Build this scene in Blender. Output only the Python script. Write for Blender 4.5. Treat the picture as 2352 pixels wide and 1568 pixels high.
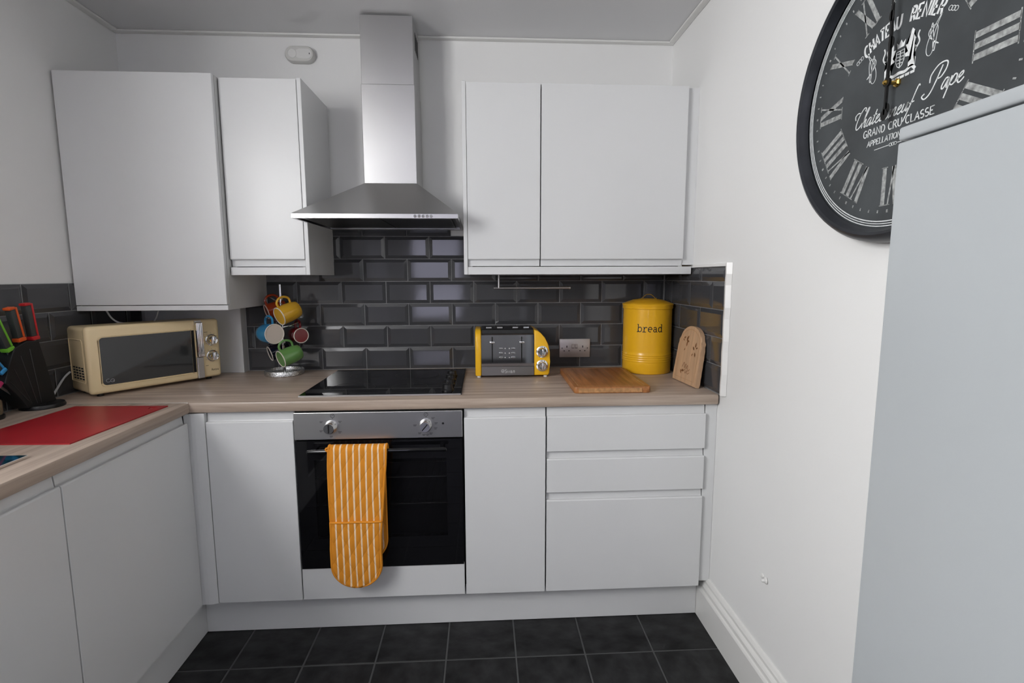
import bpy, bmesh, math, random
from mathutils import Vector, Matrix
random.seed(7)
PI = math.pi
for o in list(bpy.data.objects): bpy.data.objects.remove(o)
SC = bpy.context.scene
COL = SC.collection

# ------------------------------------------------------------------ camera
CAM_LOC = Vector((1.2115, -2.4367, 1.3418)); YAW, PITCH, ROLL = 0.0550, 0.1247, -0.0027
cd = bpy.data.cameras.new('camera'); cam = bpy.data.objects.new('camera', cd); COL.objects.link(cam)
fw = Vector((math.sin(YAW)*math.cos(PITCH), math.cos(YAW)*math.cos(PITCH), -math.sin(PITCH)))
r0 = Vector((math.cos(YAW), -math.sin(YAW), 0)); u0 = r0.cross(fw)
rt = math.cos(ROLL)*r0 + math.sin(ROLL)*u0; up = -math.sin(ROLL)*r0 + math.cos(ROLL)*u0
m = Matrix((rt, up, -fw)).transposed().to_4x4(); m.translation = CAM_LOC
cam.matrix_world = m
cd.sensor_width = 36.0; cd.lens = 36.0*1186.88/2352.0; cd.clip_start = 0.05
SC.camera = cam

# ------------------------------------------------------------------ world, daylight, exposure
SC.view_settings.view_transform = 'Standard'; SC.view_settings.look = 'None'
SC.view_settings.gamma = 1.0; SC.view_settings.use_curve_mapping = False
SC.view_settings.exposure = 0.0
w = bpy.data.worlds.new('overcast_sky'); SC.world = w; w.use_nodes = True
bg = w.node_tree.nodes['Background']; bg.inputs[0].default_value = (1.0, 1.0, 1.0, 1); bg.inputs[1].default_value = 26.0
WY0, WY1, WZ0, WZ1 = -3.20, -1.95, 1.42, 2.34          # window opening in the left wall
XL, XR, YB, YR, ZC = -0.347, 2.08, 0.006, -6.5, 2.385
GX0, GX1, GZ0, GZ1 = -0.02, 0.88, 0.55, 2.08          # window in the far end wall
la = bpy.data.lights.new('window_portal', 'AREA'); la.shape = 'RECTANGLE'; la.size = WZ1-WZ0; la.size_y = WY1-WY0
la.cycles.is_portal = True
lo = bpy.data.objects.new('window_portal', la); COL.objects.link(lo)
lo.location = (XL-0.11, (WY0+WY1)/2, (WZ0+WZ1)/2); lo.rotation_euler = (0, -PI/2, 0)

la2 = bpy.data.lights.new('door_portal', 'AREA'); la2.shape = 'RECTANGLE'; la2.size = GX1-GX0; la2.size_y = GZ1-GZ0
la2.cycles.is_portal = True
lo2 = bpy.data.objects.new('door_portal', la2); COL.objects.link(lo2)
lo2.location = ((GX0+GX1)/2, YR-.11, (GZ0+GZ1)/2); lo2.rotation_euler = (PI/2, 0, PI)

# ------------------------------------------------------------------ materials
M = {}
def mat(name, col, rough=0.5, metal=0.0, spec=0.5, coat=0.0, noise=None, bump=None, rnoise=None, alpha=1.0, trans=0.0):
    """noise=(scale xyz, amount, detail)  bump=(scale xyz, strength)"""
    mt = bpy.data.materials.new(name); mt.use_nodes = True; nt = mt.node_tree; N = nt.nodes; L = nt.links
    b = N['Principled BSDF']
    b.inputs['Base Color'].default_value = (*col, 1); b.inputs['Roughness'].default_value = rough
    b.inputs['Metallic'].default_value = metal; b.inputs['Specular IOR Level'].default_value = spec
    b.inputs['Coat Weight'].default_value = coat; b.inputs['Coat Roughness'].default_value = 0.05
    b.inputs['Alpha'].default_value = alpha; b.inputs['Transmission Weight'].default_value = trans
    def tex(scale, detail=4):
        tc = N.new('ShaderNodeTexCoord'); mp = N.new('ShaderNodeMapping'); mp.inputs['Scale'].default_value = scale
        nz = N.new('ShaderNodeTexNoise'); nz.inputs['Scale'].default_value = 1.0; nz.inputs['Detail'].default_value = detail
        L.new(tc.outputs['Object'], mp.inputs[0]); L.new(mp.outputs[0], nz.inputs['Vector']); return nz
    if noise:
        sc, amt, det = noise; nz = tex(sc, det); cr = N.new('ShaderNodeValToRGB')
        c0 = tuple(max(0, c*(1-amt)) for c in col); c1 = tuple(min(1, c*(1+amt)) for c in col)
        cr.color_ramp.elements[0].position = 0.3; cr.color_ramp.elements[1].position = 0.7
        cr.color_ramp.elements[0].color = (*c0, 1); cr.color_ramp.elements[1].color = (*c1, 1)
        L.new(nz.outputs['Fac'], cr.inputs[0]); L.new(cr.outputs[0], b.inputs['Base Color'])
    if rnoise:
        sc, lo_, hi_ = rnoise; nz = tex(sc, 3); mr = N.new('ShaderNodeMapRange')
        mr.inputs['To Min'].default_value = lo_; mr.inputs['To Max'].default_value = hi_
        mr.inputs['From Min'].default_value = 0.3; mr.inputs['From Max'].default_value = 0.7
        L.new(nz.outputs['Fac'], mr.inputs[0]); L.new(mr.outputs[0], b.inputs['Roughness'])
    if bump:
        sc, st = bump; nz = tex(sc, 3); bp = N.new('ShaderNodeBump'); bp.inputs['Strength'].default_value = st
        bp.inputs['Distance'].default_value = 0.002
        L.new(nz.outputs['Fac'], bp.inputs['Height']); L.new(bp.outputs[0], b.inputs['Normal'])
    M[name] = mt; return mt

mat('plaster', (.85, .848, .84), .55, bump=((60, 60, 60), .12))
mat('ceiling_pvc', (.70, .70, .71), .16, spec=.5, bump=((2, 2, 2), .03))
mat('trim_white', (.78, .775, .755), .35)
mat('gloss_trim', (.80, .79, .775), .3, bump=((25, 25, 25), .1))
mat('cabinet', (.72, .725, .73), .29, spec=.45, bump=((90, 90, 90), .02))
mat('carcass', (.66, .66, .655), .4)
mat('tile', (.058, .059, .064), .07, spec=.55, noise=((3, 3, 3), .12, 2), bump=((14, 14, 14), .05))
mat('grout', (.20, .20, .205), .7, noise=((40, 40, 40), .15, 3))
mat('slate', (.013, .0132, .0138), .45, spec=.35, noise=((13, 19, 13), 1.0, 10), bump=((30, 45, 30), .35))
mat('floor_grout', (.085, .086, .087), .7)
mat('steel', (.56, .555, .55), .3, 1.0)
mat('steel_h', (.56, .555, .55), .3, 1.0)
mat('steel_dark', (.10, .10, .105), .35, 1.0)
mat('chrome', (.80, .80, .81), .06, 1.0)
mat('toaster_chrome', (.34, .34, .36), .05, 1.0)
mat('toaster_band', (.30, .295, .29), .3, 1.0)
mat('black_glass', (.004, .004, .005), .03, spec=.5)
mat('black_plastic', (.008, .008, .009), .35)
mat('black_matte', (.006, .006, .006), .6)
mat('void', (.004, .004, .004), .9)
mat('oven_glass', (.006, .006, .007), .03, alpha=.40)
mat('oven_cavity', (.012, .012, .014), .5)
mat('rack_wire', (.85, .85, .85), .25, 1.0)
mat('yellow_gloss', (.92, .51, .018), .24, coat=.15)
mat('yellow_bin', (.88, .475, .018), .28, spec=.4, coat=.15, bump=((5, 5, 5), .03))
mat('ink', (.012, .011, .010), .6)
mat('cream', (.86, .69, .41), .25, coat=.2)
mat('cream_panel', (.82, .66, .39), .3)
mat('micro_glass', (.035, .037, .038), .05, spec=.6)
mat('logo_grey', (.32, .33, .35), .4)
mat('white_plastic', (.74, .735, .72), .4)
mat('alarm_plastic', (.64, .635, .61), .45)
mat('cable_white', (.55, .55, .56), .45)
mat('red_mat', (.36, .013, .020), .38, noise=((5, 5, 5), .12, 3))
mat('teal_glass', (.004, .030, .050), .05, spec=.6)
mat('bamboo', (.36, .145, .045), .42, noise=((70, 5, 40), .32, 5), rnoise=((30, 4, 30), .35, .5))
mat('bamboo_end', (.45, .24, .10), .45, noise=((90, 60, 60), .3, 4))
mat('pale_wood', (.56, .36, .22), .5, noise=((60, 60, 7), .14, 5))
mat('burnt_print', (.20, .085, .03), .7, noise=((60, 60, 60), .4, 3))
mat('socket_plate', (.50, .46, .445), .38, .75, rnoise=((4, 4, 120), .3, .42))
mat('glove_orange', (.74, .27, .012), .75, bump=((300, 300, 300), .2))
mat('knife_grey', (.045, .05, .048), .5)
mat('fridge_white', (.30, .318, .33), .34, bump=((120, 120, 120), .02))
mat('clock_face', (.050, .056, .060), .5, noise=((9, 9, 9), .25, 6))
mat('clock_rim', (.020, .022, .027), .38, noise=((14, 14, 14), .45, 5))
mat('chalk', (.70, .72, .72), .8, noise=((90, 90, 90), .18, 4))
mat('chalk_worn', (.30, .31, .305), .8, noise=((120, 120, 120), .45, 5))
mat('brass', (.62, .40, .10), .22, 1.0)
mat('steel_base', (.60, .60, .61), .25, 1.0, noise=((220, 220, 220), .65, 3), bump=((260, 260, 260), .9))
mat('clay_jar', (.20, .15, .09), .4, noise=((60, 60, 60), .3, 3))
for n, c in dict(mug_orange=(.42, .045, .010), mug_yellow=(.66, .37, .030), mug_blue=(.020, .21, .42), mug_red=(.17, .004, .007),
                 mug_green=(.135, .30, .085), mug_navy=(.010, .010, .022)).items(): mat(n, c, .16, coat=.3)
mat('mug_rim', (.70, .64, .56), .3); mat('mug_cream', (.60, .53, .46), .3)
for n, c in dict(k_red=(.55, .018, .022), k_orange=(.72, .10, .015), k_green=(.17, .50, .035), k_blue=(.045, .33, .68),
                 k_teal=(.008, .13, .21), k_pink=(.50, .035, .14)).items(): mat(n, c, .4)

def wood_worktop(name, rot):
    mt = bpy.data.materials.new(name); mt.use_nodes = True; N = mt.node_tree.nodes; L = mt.node_tree.links; b = N['Principled BSDF']
    tc = N.new('ShaderNodeTexCoord'); mp = N.new('ShaderNodeMapping'); mp.inputs['Rotation'].default_value = (0, 0, rot)
    mp2 = N.new('ShaderNodeMapping'); mp2.inputs['Scale'].default_value = (2.2, 42, 42)
    nz = N.new('ShaderNodeTexNoise'); nz.inputs['Scale'].default_value = 1; nz.inputs['Detail'].default_value = 7; nz.inputs['Distortion'].default_value = .4
    cr = N.new('ShaderNodeValToRGB'); e = cr.color_ramp.elements
    e[0].position = .28; e[0].color = (.310, .235, .185, 1); e[1].position = .72; e[1].color = (.550, .450, .370, 1)
    x = cr.color_ramp.elements.new(.5); x.color = (.430, .340, .275, 1)
    L.new(tc.outputs['Object'], mp.inputs[0]); L.new(mp.outputs[0], mp2.inputs[0]); L.new(mp2.outputs[0], nz.inputs['Vector'])
    L.new(nz.outputs['Fac'], cr.inputs[0]); L.new(cr.outputs[0], b.inputs['Base Color'])
    bp = N.new('ShaderNodeBump'); bp.inputs['Strength'].default_value = .12; bp.inputs['Distance'].default_value = .001
    L.new(nz.outputs['Fac'], bp.inputs['Height']); L.new(bp.outputs[0], b.inputs['Normal'])
    b.inputs['Roughness'].default_value = .33; b.inputs['Specular IOR Level'].default_value = .45; M[name] = mt
wood_worktop('worktop', 0); wood_worktop('worktop_left', PI/2)

def striped_cloth():
    mt = bpy.data.materials.new('glove_stripes'); mt.use_nodes = True; N = mt.node_tree.nodes; L = mt.node_tree.links; b = N['Principled BSDF']
    uv = N.new('ShaderNodeUVMap'); uv.uv_map = 'uv'; sp = N.new('ShaderNodeSeparateXYZ'); L.new(uv.outputs[0], sp.inputs[0])
    def mth(op, a, bb=None):
        n = N.new('ShaderNodeMath'); n.operation = op
        for i, v in enumerate((a, bb)):
            if v is None: continue
            if isinstance(v, (int, float)): n.inputs[i].default_value = v
            else: L.new(v, n.inputs[i])
        return n.outputs[0]
    nz = N.new('ShaderNodeTexNoise'); nz.inputs['Scale'].default_value = 5; L.new(uv.outputs[0], nz.inputs['Vector'])
    u = mth('ADD', sp.outputs[0], mth('MULTIPLY', mth('SUBTRACT', nz.outputs['Fac'], .5), .035))
    fr = mth('FRACT', mth('MULTIPLY', u, 9.0)); ab = mth('ABSOLUTE', mth('SUBTRACT', fr, .5)); st = mth('LESS_THAN', ab, .125)
    mx = N.new('ShaderNodeMix'); mx.data_type = 'RGBA'; mx.inputs[6].default_value = (.70, .255, .012, 1); mx.inputs[7].default_value = (.92, .68, .46, 1)
    L.new(st, mx.inputs[0]); L.new(mx.outputs[2], b.inputs['Base Color']); b.inputs['Roughness'].default_value = .85
    # quilting: two crossed diagonal waves
    d1 = mth('ABSOLUTE', mth('SINE', mth('ADD', mth('MULTIPLY', sp.outputs[0], 14.0), mth('MULTIPLY', sp.outputs[1], 46.0))))
    d2 = mth('ABSOLUTE', mth('SINE', mth('SUBTRACT', mth('MULTIPLY', sp.outputs[0], 14.0), mth('MULTIPLY', sp.outputs[1], 46.0))))
    h = mth('POWER', mth('MULTIPLY', d1, d2), .35)
    bp = N.new('ShaderNodeBump'); bp.inputs['Strength'].default_value = .5; bp.inputs['Distance'].default_value = .006
    L.new(h, bp.inputs['Height']); L.new(bp.outputs[0], b.inputs['Normal']); M['glove_stripes'] = mt
striped_cloth()
def pane_mat(name, tint):
    mt = bpy.data.materials.new(name); mt.use_nodes = True; N = mt.node_tree.nodes; L = mt.node_tree.links
    N.remove(N['Principled BSDF']); t = N.new('ShaderNodeBsdfTransparent'); t.inputs[0].default_value = (*tint, 1); g = N.new('ShaderNodeBsdfGlossy'); g.inputs['Roughness'].default_value = .02
    mx = N.new('ShaderNodeMixShader'); mx.inputs[0].default_value = .06
    L.new(t.outputs[0], mx.inputs[1]); L.new(g.outputs[0], mx.inputs[2]); L.new(mx.outputs[0], N['Material Output'].inputs[0]); M[name] = mt
pane_mat('window_pane', (1, 1, 1)); pane_mat('tinted_pane', (.350, .348, .395))

# ------------------------------------------------------------------ helpers
def wmat(o):
    mm = o.matrix_basis.copy()
    while o.parent: o = o.parent; mm = o.matrix_basis @ mm
    return mm
def link_mesh(name, me, parent=None):
    o = bpy.data.objects.new(name, me); COL.objects.link(o)
    if parent: o.parent = parent
    return o
def obj(name, bm, mt, parent=None, local=False, smooth=False, origin=None):
    """bmesh in world coordinates -> one mesh object (child of parent)"""
    bmesh.ops.recalc_face_normals(bm, faces=bm.faces)
    me = bpy.data.meshes.new(name); bm.to_mesh(me); bm.free()
    me.materials.append(M[mt])
    if smooth:
        me.polygons.foreach_set('use_smooth', [True]*len(me.polygons))
        try: me.set_sharp_from_angle(angle=math.radians(38))
        except Exception: pass
    loc = None
    if parent and not local: me.transform(wmat(parent).inverted())
    if not parent and not local:
        vs = [v.co for v in me.vertices]
        loc = Vector(origin) if origin else Vector(((min(v.x for v in vs)+max(v.x for v in vs))/2, (min(v.y for v in vs)+max(v.y for v in vs))/2, min(v.z for v in vs)))
        me.transform(Matrix.Translation(-loc))
    o = link_mesh(name, me, parent)
    if loc is not None: o.location = loc
    return o
def tag(o, label, cat, group=None):
    o['label'] = label; o['category'] = cat
    if group: o['group'] = group
    return o
def thing(name, label, cat, loc=(0, 0, 0), rot=(0, 0, 0), group=None):
    o = bpy.data.objects.new(name, None); COL.objects.link(o); o.location = loc; o.rotation_euler = rot
    o.empty_display_size = .05
    return tag(o, label, cat, group)
def struct(o, label=None):
    o['kind'] = 'structure'
    if label: o['label'] = label
    return o
def NB(): return bmesh.new()
def box(bm, x0, x1, y0, y1, z0, z1, bev=0, seg=1):
    vs = [bm.verts.new(c) for c in ((x0, y0, z0), (x1, y0, z0), (x1, y1, z0), (x0, y1, z0), (x0, y0, z1), (x1, y0, z1), (x1, y1, z1), (x0, y1, z1))]
    fs = [bm.faces.new([vs[i] for i in f]) for f in ((3, 2, 1, 0), (4, 5, 6, 7), (0, 1, 5, 4), (1, 2, 6, 5), (2, 3, 7, 6), (3, 0, 4, 7))]
    if bev:
        es = list({e for f in fs for e in f.edges})
        bmesh.ops.bevel(bm, geom=es, offset=bev, segments=seg, profile=.5, affect='EDGES')
    return bm
def bx(name, mt, parent, x0, x1, y0, y1, z0, z1, bev=0, seg=1, smooth=False):
    return obj(name, box(NB(), x0, x1, y0, y1, z0, z1, bev, seg), mt, parent, smooth=smooth)
AX = {'x': lambda a, b, t: (t, a, b), 'y': lambda a, b, t: (a, t, b), 'z': lambda a, b, t: (a, b, t)}
def prism(bm, poly, ax, t0, t1, bev=0, seg=1):
    """polygon (a,b) extruded along axis from t0 to t1; a,b are the other two axes in xyz order"""
    f = AX[ax]; A = [bm.verts.new(f(a, b, t0)) for a, b in poly]; B = [bm.verts.new(f(a, b, t1)) for a, b in poly]
    n = len(poly); fa = bm.faces.new(A); fb = bm.faces.new(B[::-1]); 
    for i in range(n): bm.faces.new((A[i], B[i], B[(i+1) % n], A[(i+1) % n]))
    if bev:
        es = list(set(fa.edges) | set(fb.edges))
        bmesh.ops.bevel(bm, geom=es, offset=bev, segments=seg, profile=.5, affect='EDGES')
    return bm
def lathe(bm, prof, n=32, mtx=None, cap=True):
    """profile (r, z) about Z"""
    rows = []
    mtx = mtx or Matrix()
    for r, z in prof:
        if r < 1e-6: rows.append([bm.verts.new(mtx @ Vector((0, 0, z)))])
        else: rows.append([bm.verts.new(mtx @ Vector((r*math.cos(2*PI*i/n), r*math.sin(2*PI*i/n), z))) for i in range(n)])
    for a, b in zip(rows, rows[1:]):
        for i in range(n):
            j = (i+1) % n
            if len(a) == 1 and len(b) == 1: continue
            if len(a) == 1: bm.faces.new((a[0], b[i], b[j]))
            elif len(b) == 1: bm.faces.new((a[i], b[0], a[j]))
            else: bm.faces.new((a[i], b[i], b[j], a[j]))
    if cap:
        for rw in (rows[0], rows[-1]):
            if len(rw) > 2: bm.faces.new(rw)
    return bm
def tube(bm, pts, r, n=8, closed=False):
    pts = [Vector(p) for p in pts]; N_ = len(pts); rr = r if isinstance(r, (list, tuple)) else [r]*N_
    rings = []; prev = None
    for i, p in enumerate(pts):
        a = pts[(i-1) % N_] if (closed or i > 0) else p; b = pts[(i+1) % N_] if (closed or i < N_-1) else p
        t = (b-a).normalized()
        if prev is None: ref = Vector((0, 0, 1)) if abs(t.z) < .9 else Vector((1, 0, 0)); nn = (ref - t*ref.dot(t)).normalized()
        else: nn = (prev - t*prev.dot(t)).normalized()
        prev = nn; bn = t.cross(nn)
        rings.append([bm.verts.new(p + rr[i]*(math.cos(2*PI*k/n)*nn + math.sin(2*PI*k/n)*bn)) for k in range(n)])
    rng = range(N_) if closed else range(N_-1)
    for i in rng:
        A, B = rings[i], rings[(i+1) % N_]
        for k in range(n): bm.faces.new((A[k], A[(k+1) % n], B[(k+1) % n], B[k]))
    if not closed: bm.faces.new(rings[0][::-1]); bm.faces.new(rings[-1])
    return bm
def axis_mtx(loc, d, upv=(0, 0, 1)):
    """matrix whose local Z is d, local X as close to upv as possible"""
    z = Vector(d).normalized(); u = Vector(upv); x = (u - z*u.dot(z))
    if x.length < 1e-4: x = Vector((1, 0, 0)) - z*z.x
    x.normalize(); y = z.cross(x)
    mm = Matrix((x, y, z)).transposed().to_4x4(); mm.translation = Vector(loc); return mm
def bez(p, n=8):
    """smooth a control polyline by Catmull-Rom"""
    out = []; P = [Vector(q) for q in p]
    for i in range(len(P)-1):
        a = P[max(i-1, 0)]; b = P[i]; c = P[i+1]; d = P[min(i+2, len(P)-1)]
        for k in range(n):
            t = k/n; out.append(.5*((2*b)+(c-a)*t+(2*a-5*b+4*c-d)*t*t+(3*b-3*c+d-a)*t**3))
    out.append(P[-1]); return out
def ribbon(bm, pts, wid, f, th=.0006):
    """flat stroke: 2-D polyline, half-raised by th; f maps (u, v, h) to 3-D"""
    P = [Vector((p[0], p[1])) for p in pts]
    W = wid if isinstance(wid, (list, tuple)) else [wid]*len(P)
    L_, R_ = [], []
    for i, p in enumerate(P):
        a = P[i-1] if i else p; b = P[i+1] if i < len(P)-1 else p; t = (b-a)
        t = t.normalized() if t.length > 1e-9 else Vector((1, 0)); nn = Vector((-t.y, t.x))*W[i]/2
        L_.append(p+nn); R_.append(p-nn)
    top = [(bm.verts.new(f(l.x, l.y, th)), bm.verts.new(f(r.x, r.y, th))) for l, r in zip(L_, R_)]
    bot = [(bm.verts.new(f(l.x, l.y, 0)), bm.verts.new(f(r.x, r.y, 0))) for l, r in zip(L_, R_)]
    for i in range(len(P)-1):
        bm.faces.new((top[i][0], top[i][1], top[i+1][1], top[i+1][0]))
        bm.faces.new((bot[i][0], top[i][0], top[i+1][0], bot[i+1][0])); bm.faces.new((top[i][1], bot[i][1], bot[i+1][1], top[i+1][1]))
    return bm
def patch(bm, poly, f, th=.0006):
    A = [bm.verts.new(f(a, b, 0)) for a, b in poly]; B = [bm.verts.new(f(a, b, th)) for a, b in poly]; n = len(poly)
    fc = bm.faces.new(B)
    for i in range(n): bm.faces.new((A[i], A[(i+1) % n], B[(i+1) % n], B[i]))
    bmesh.ops.triangulate(bm, faces=[fc]); return bm
def arc(cx, cy, r, a0, a1, n=10, ry=None):
    ry = ry or r
    return [(cx+r*math.cos(math.radians(a0+(a1-a0)*i/n)), cy+ry*math.sin(math.radians(a0+(a1-a0)*i/n))) for i in range(n+1)]
# stroke letters: (advance, [polylines]) on a cap height of 1
G = {
 'A': (.80, [[(.05, 0), (.40, 1), (.75, 0)], [(.2, .35), (.6, .35)]]), 'C': (.78, [arc(.42, .5, .36, 50, 310, 12, .5)]),
 'D': (.82, [[(.1, 0), (.1, 1)], [(.1, 1)] + arc(.32, .5, .40, 90, -90, 10, .5) + [(.1, 0)]]),
 'E': (.70, [[(.62, 1), (.1, 1), (.1, 0), (.64, 0)], [(.1, .52), (.5, .52)]]), 'G': (.84, [arc(.42, .5, .36, 50, 330, 12, .5) + [(.74, .45), (.5, .45)]]),
 'H': (.82, [[(.1, 0), (.1, 1)], [(.7, 0), (.7, 1)], [(.1, .5), (.7, .5)]]), 'I': (.34, [[(.17, 0), (.17, 1)]]),
 'L': (.64, [[(.1, 1), (.1, 0), (.58, 0)]]), 'N': (.84, [[(.1, 0), (.1, 1), (.72, 0), (.72, 1)]]),
 'O': (.86, [arc(.43, .5, .36, 90, 450, 16, .5)]), 'P': (.70, [[(.1, 0), (.1, 1)], [(.1, 1)] + arc(.36, .74, .26, 90, -90, 8) + [(.1, .48)]]),
 'R': (.76, [[(.1, 0), (.1, 1)], [(.1, 1)] + arc(.36, .74, .26, 90, -90, 8) + [(.1, .48)], [(.36, .48), (.68, 0)]]),
 'S': (.68, [arc(.34, .74, .25, 40, 270, 9, .26) + arc(.34, .25, .27, 90, -140, 9, .25)]), 'T': (.72, [[(.36, 0), (.36, 1)], [(.04, 1), (.68, 1)]]),
 'U': (.82, [[(.1, 1), (.1, .36)] + arc(.41, .34, .31, 180, 360, 8, .34) + [(.72, .36), (.72, 1)]]), ' ': (.42, []),
 'b': (.72, [[(.02, 1), (.14, 1), (.14, 0)], arc(.37, .32, .24, 0, 360, 14, .32), [(.02, 0), (.14, 0)]]),
 'r': (.66, [[(.06, .62), (.22, .62), (.22, 0)], [(.04, 0), (.44, 0)], [(.22, .36), (.34, .58), (.48, .64), (.6, .54)]]),
 'e': (.70, [[(.10, .34), (.60, .34)] + arc(.35, .33, .25, 0, 300, 12, .31)]),
 'a': (.70, [[(.12, .52), (.22, .62), (.40, .62), (.48, .50), (.48, .06), (.60, 0), (.66, .02)], arc(.30, .19, .19, 0, 360, 12, .18)]),
 'd': (.72, [[(.42, 1), (.54, 1), (.54, 0), (.66, 0)], arc(.31, .32, .24, 0, 360, 14, .32)]),
 'w': (.86, [[(.05, .62), (.22, 0), (.42, .5), (.62, 0), (.8, .62)]]), 'n': (.70, [[(.14, 0), (.14, .62)], [(.14, .4), (.28, .6), (.44, .6), (.54, .45), (.54, 0)]]),
 't': (.5, [[(.2, .9), (.2, .1), (.3, 0), (.42, .05)], [(.06, .62), (.4, .62)]]), 'o': (.68, [arc(.34, .32, .25, 90, 450, 14, .32)]),
}
def text_w(s, h, track=0): return sum(G[c][0]*h + track for c in s)
def text(bm, s, u, v, h, wid, f, track=0, slant=0, xs=1, serif=0, curve=None, th=.0006):
    """curve(s_along, height) -> (u, v); else straight baseline from (u, v)"""
    x = 0
    for c in s:
        adv, pl = G[c]
        for p in pl:
            q = [((x+(a*xs+b*slant)*h), b*h) for a, b in p]
            q = [curve(*k) for k in q] if curve else [(u+a, v+b) for a, b in q]
            ribbon(bm, q, wid, f, th)
            if serif:
                for e in (p[0], p[-1]):
                    if e[1] in (0, 1):
                        sq = [(x+(e[0]*xs+e[1]*slant-serif)*h, e[1]*h), (x+(e[0]*xs+e[1]*slant+serif)*h, e[1]*h)]
                        sq = [curve(*k) for k in sq] if curve else [(u+a, v+b) for a, b in sq]
                        ribbon(bm, sq, wid*.6, f, th)
        x += adv*h*xs + track
    return bm

# ================================================================== THE ROOM
WT = 0.91; PX, PZ = 0.2025, 0.1025; ZT = 0.9118
floor = struct(obj('floor', box(NB(), XL-.1, XR+.1, YR-.1, .12, -.08, -.002), 'floor_grout'), 'dark slate tiled floor')
ceiling = struct(obj('ceiling', box(NB(), XL-.1, XR+.1, YR-.1, .12, ZC, ZC+.08), 'ceiling_pvc'), 'glossy pale grey panelled ceiling')
wall_back = struct(obj('wall_back', box(NB(), XL-.1, XR+.1, YB, .12, -.002, ZC), 'plaster'), 'white plastered wall behind the units')
wall_right = struct(obj('wall_right', box(NB(), XR, XR+.1, YR, YB, -.002, ZC), 'plaster'), 'white plastered wall with the clock')
b = NB()
for x0, x1, z0, z1 in ((XL-.1, GX0, -.002, ZC), (GX1, XR+.1, -.002, ZC), (GX0, GX1, -.002, GZ0), (GX0, GX1, GZ1, ZC)): box(b, x0, x1, YR-.1, YR, z0, z1)
wall_rear = struct(obj('wall_rear', b, 'plaster'), 'white plastered far end wall')
b = NB()
for y0, y1, z0, z1 in ((YR, WY0, -.002, ZC), (WY1, YB, -.002, ZC), (WY0, WY1, -.002, WZ0), (WY0, WY1, WZ1, ZC)): box(b, XL-.1, XL, y0, y1, z0, z1)
wall_left = struct(obj('wall_left', b, 'plaster'), 'white plastered wall above the sink run')
b = NB(); F_ = .05
for y0, y1, z0, z1 in ((WY0, WY1, WZ0, WZ0+F_), (WY0, WY1, WZ1-F_, WZ1), (WY0, WY0+F_, WZ0+F_, WZ1-F_), (WY1-F_, WY1, WZ0+F_, WZ1-F_), ((WY0+WY1)/2-.025, (WY0+WY1)/2+.025, WZ0+F_, WZ1-F_)):
    box(b, XL-.09, XL-.03, y0, y1, z0, z1, .004)
window = struct(obj('window_1', b, 'white_plastic'), 'white framed window')
for a_, c_ in ((WY0+F_, (WY0+WY1)/2-.025), ((WY0+WY1)/2+.025, WY1-F_)):
    bx('pane', 'window_pane', window, XL-.063, XL-.057, a_, c_, WZ0+F_, WZ1-F_)
b = NB()
for x0, x1, z0, z1 in ((GX0, GX1, GZ0, GZ0+.08), (GX0, GX1, GZ1-.07, GZ1), (GX0, GX0+.07, GZ0+.08, GZ1-.07), (GX1-.07, GX1, GZ0+.08, GZ1-.07), (GX0+.07, GX1-.07, 1.18, 1.25)): box(b, x0, x1, YR-.09, YR-.03, z0, z1, .004)
gdoor = struct(obj('window_2', b, 'white_plastic'), 'white framed window in the far end wall')
for z0, z1 in ((GZ0+.08, 1.18), (1.25, GZ1-.07)): bx('pane', 'tinted_pane', gdoor, GX0+.07, GX1-.07, YR-.063, YR-.057, z0, z1)
# ceiling edge trims (thin plastic channel round the ceiling)
for i, (x0, x1, y0, y1) in enumerate(((XL, XR, -.028+YB, YB), (XL, XL+.028, YR, YB-.028), (XR-.028, XR, YR, YB-.028))):
    struct(obj('trim_%d' % (i+1), box(NB(), x0, x1, y0, y1, ZC-.009, ZC, .003, 2), 'trim_white'), 'white plastic ceiling edging strip')
# skirting board on the right wall
prof = [(XR, 0), (XR-.030, 0), (XR-.030, .118), (XR-.027, .124), (XR-.022, .127), (XR-.022, .140), (XR-.018, .146), (XR-.012, .150), (XR-.012, .160), (XR-.006, .170), (XR, .172)]
struct(obj('baseboard_right', prism(NB(), prof, 'y', YR, -.552), 'trim_white'), 'white moulded skirting board below the clock wall')

# floor tiles
FP, FX0, FY0 = .248, .3237, -.7552
b = NB(); box(b, -FP/2+.0030, FP/2-.0030, -FP/2+.0030, FP/2-.0030, -.002, 0, .0012)
ft = bpy.data.meshes.new('floor_tile'); bmesh.ops.recalc_face_normals(b, faces=b.faces); b.to_mesh(ft); b.free(); ft.materials.append(M['slate'])
k0 = math.ceil((XL-FX0)/FP)-1
for i in range(k0, 9):
    for j in range(0, 24):
        x0, x1 = FX0+i*FP, FX0+(i+1)*FP; y1, y0 = FY0+FP-j*FP, FY0-j*FP
        x0c, x1c, y0c, y1c = max(x0, .12), min(x1, XR-.001), max(y0, YR+.001), min(y1, -.53)
        if x1c-x0c < .02 or y1c-y0c < .02: continue
        if abs((x1c-x0c)-FP) < 1e-6 and abs((y1c-y0c)-FP) < 1e-6:
            o = link_mesh('floor_tile', ft, floor); o.location = Vector(((x0+x1)/2, (y0+y1)/2, 0)) - floor.location
            o.rotation_euler = (0, 0, random.choice((0, PI/2, PI, -PI/2)))
        else:
            bx('floor_tile', 'slate', floor, x0c+.0030, x1c-.0030, y0c+.0030, y1c-.0030, -.002, 0, .0012)

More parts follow.
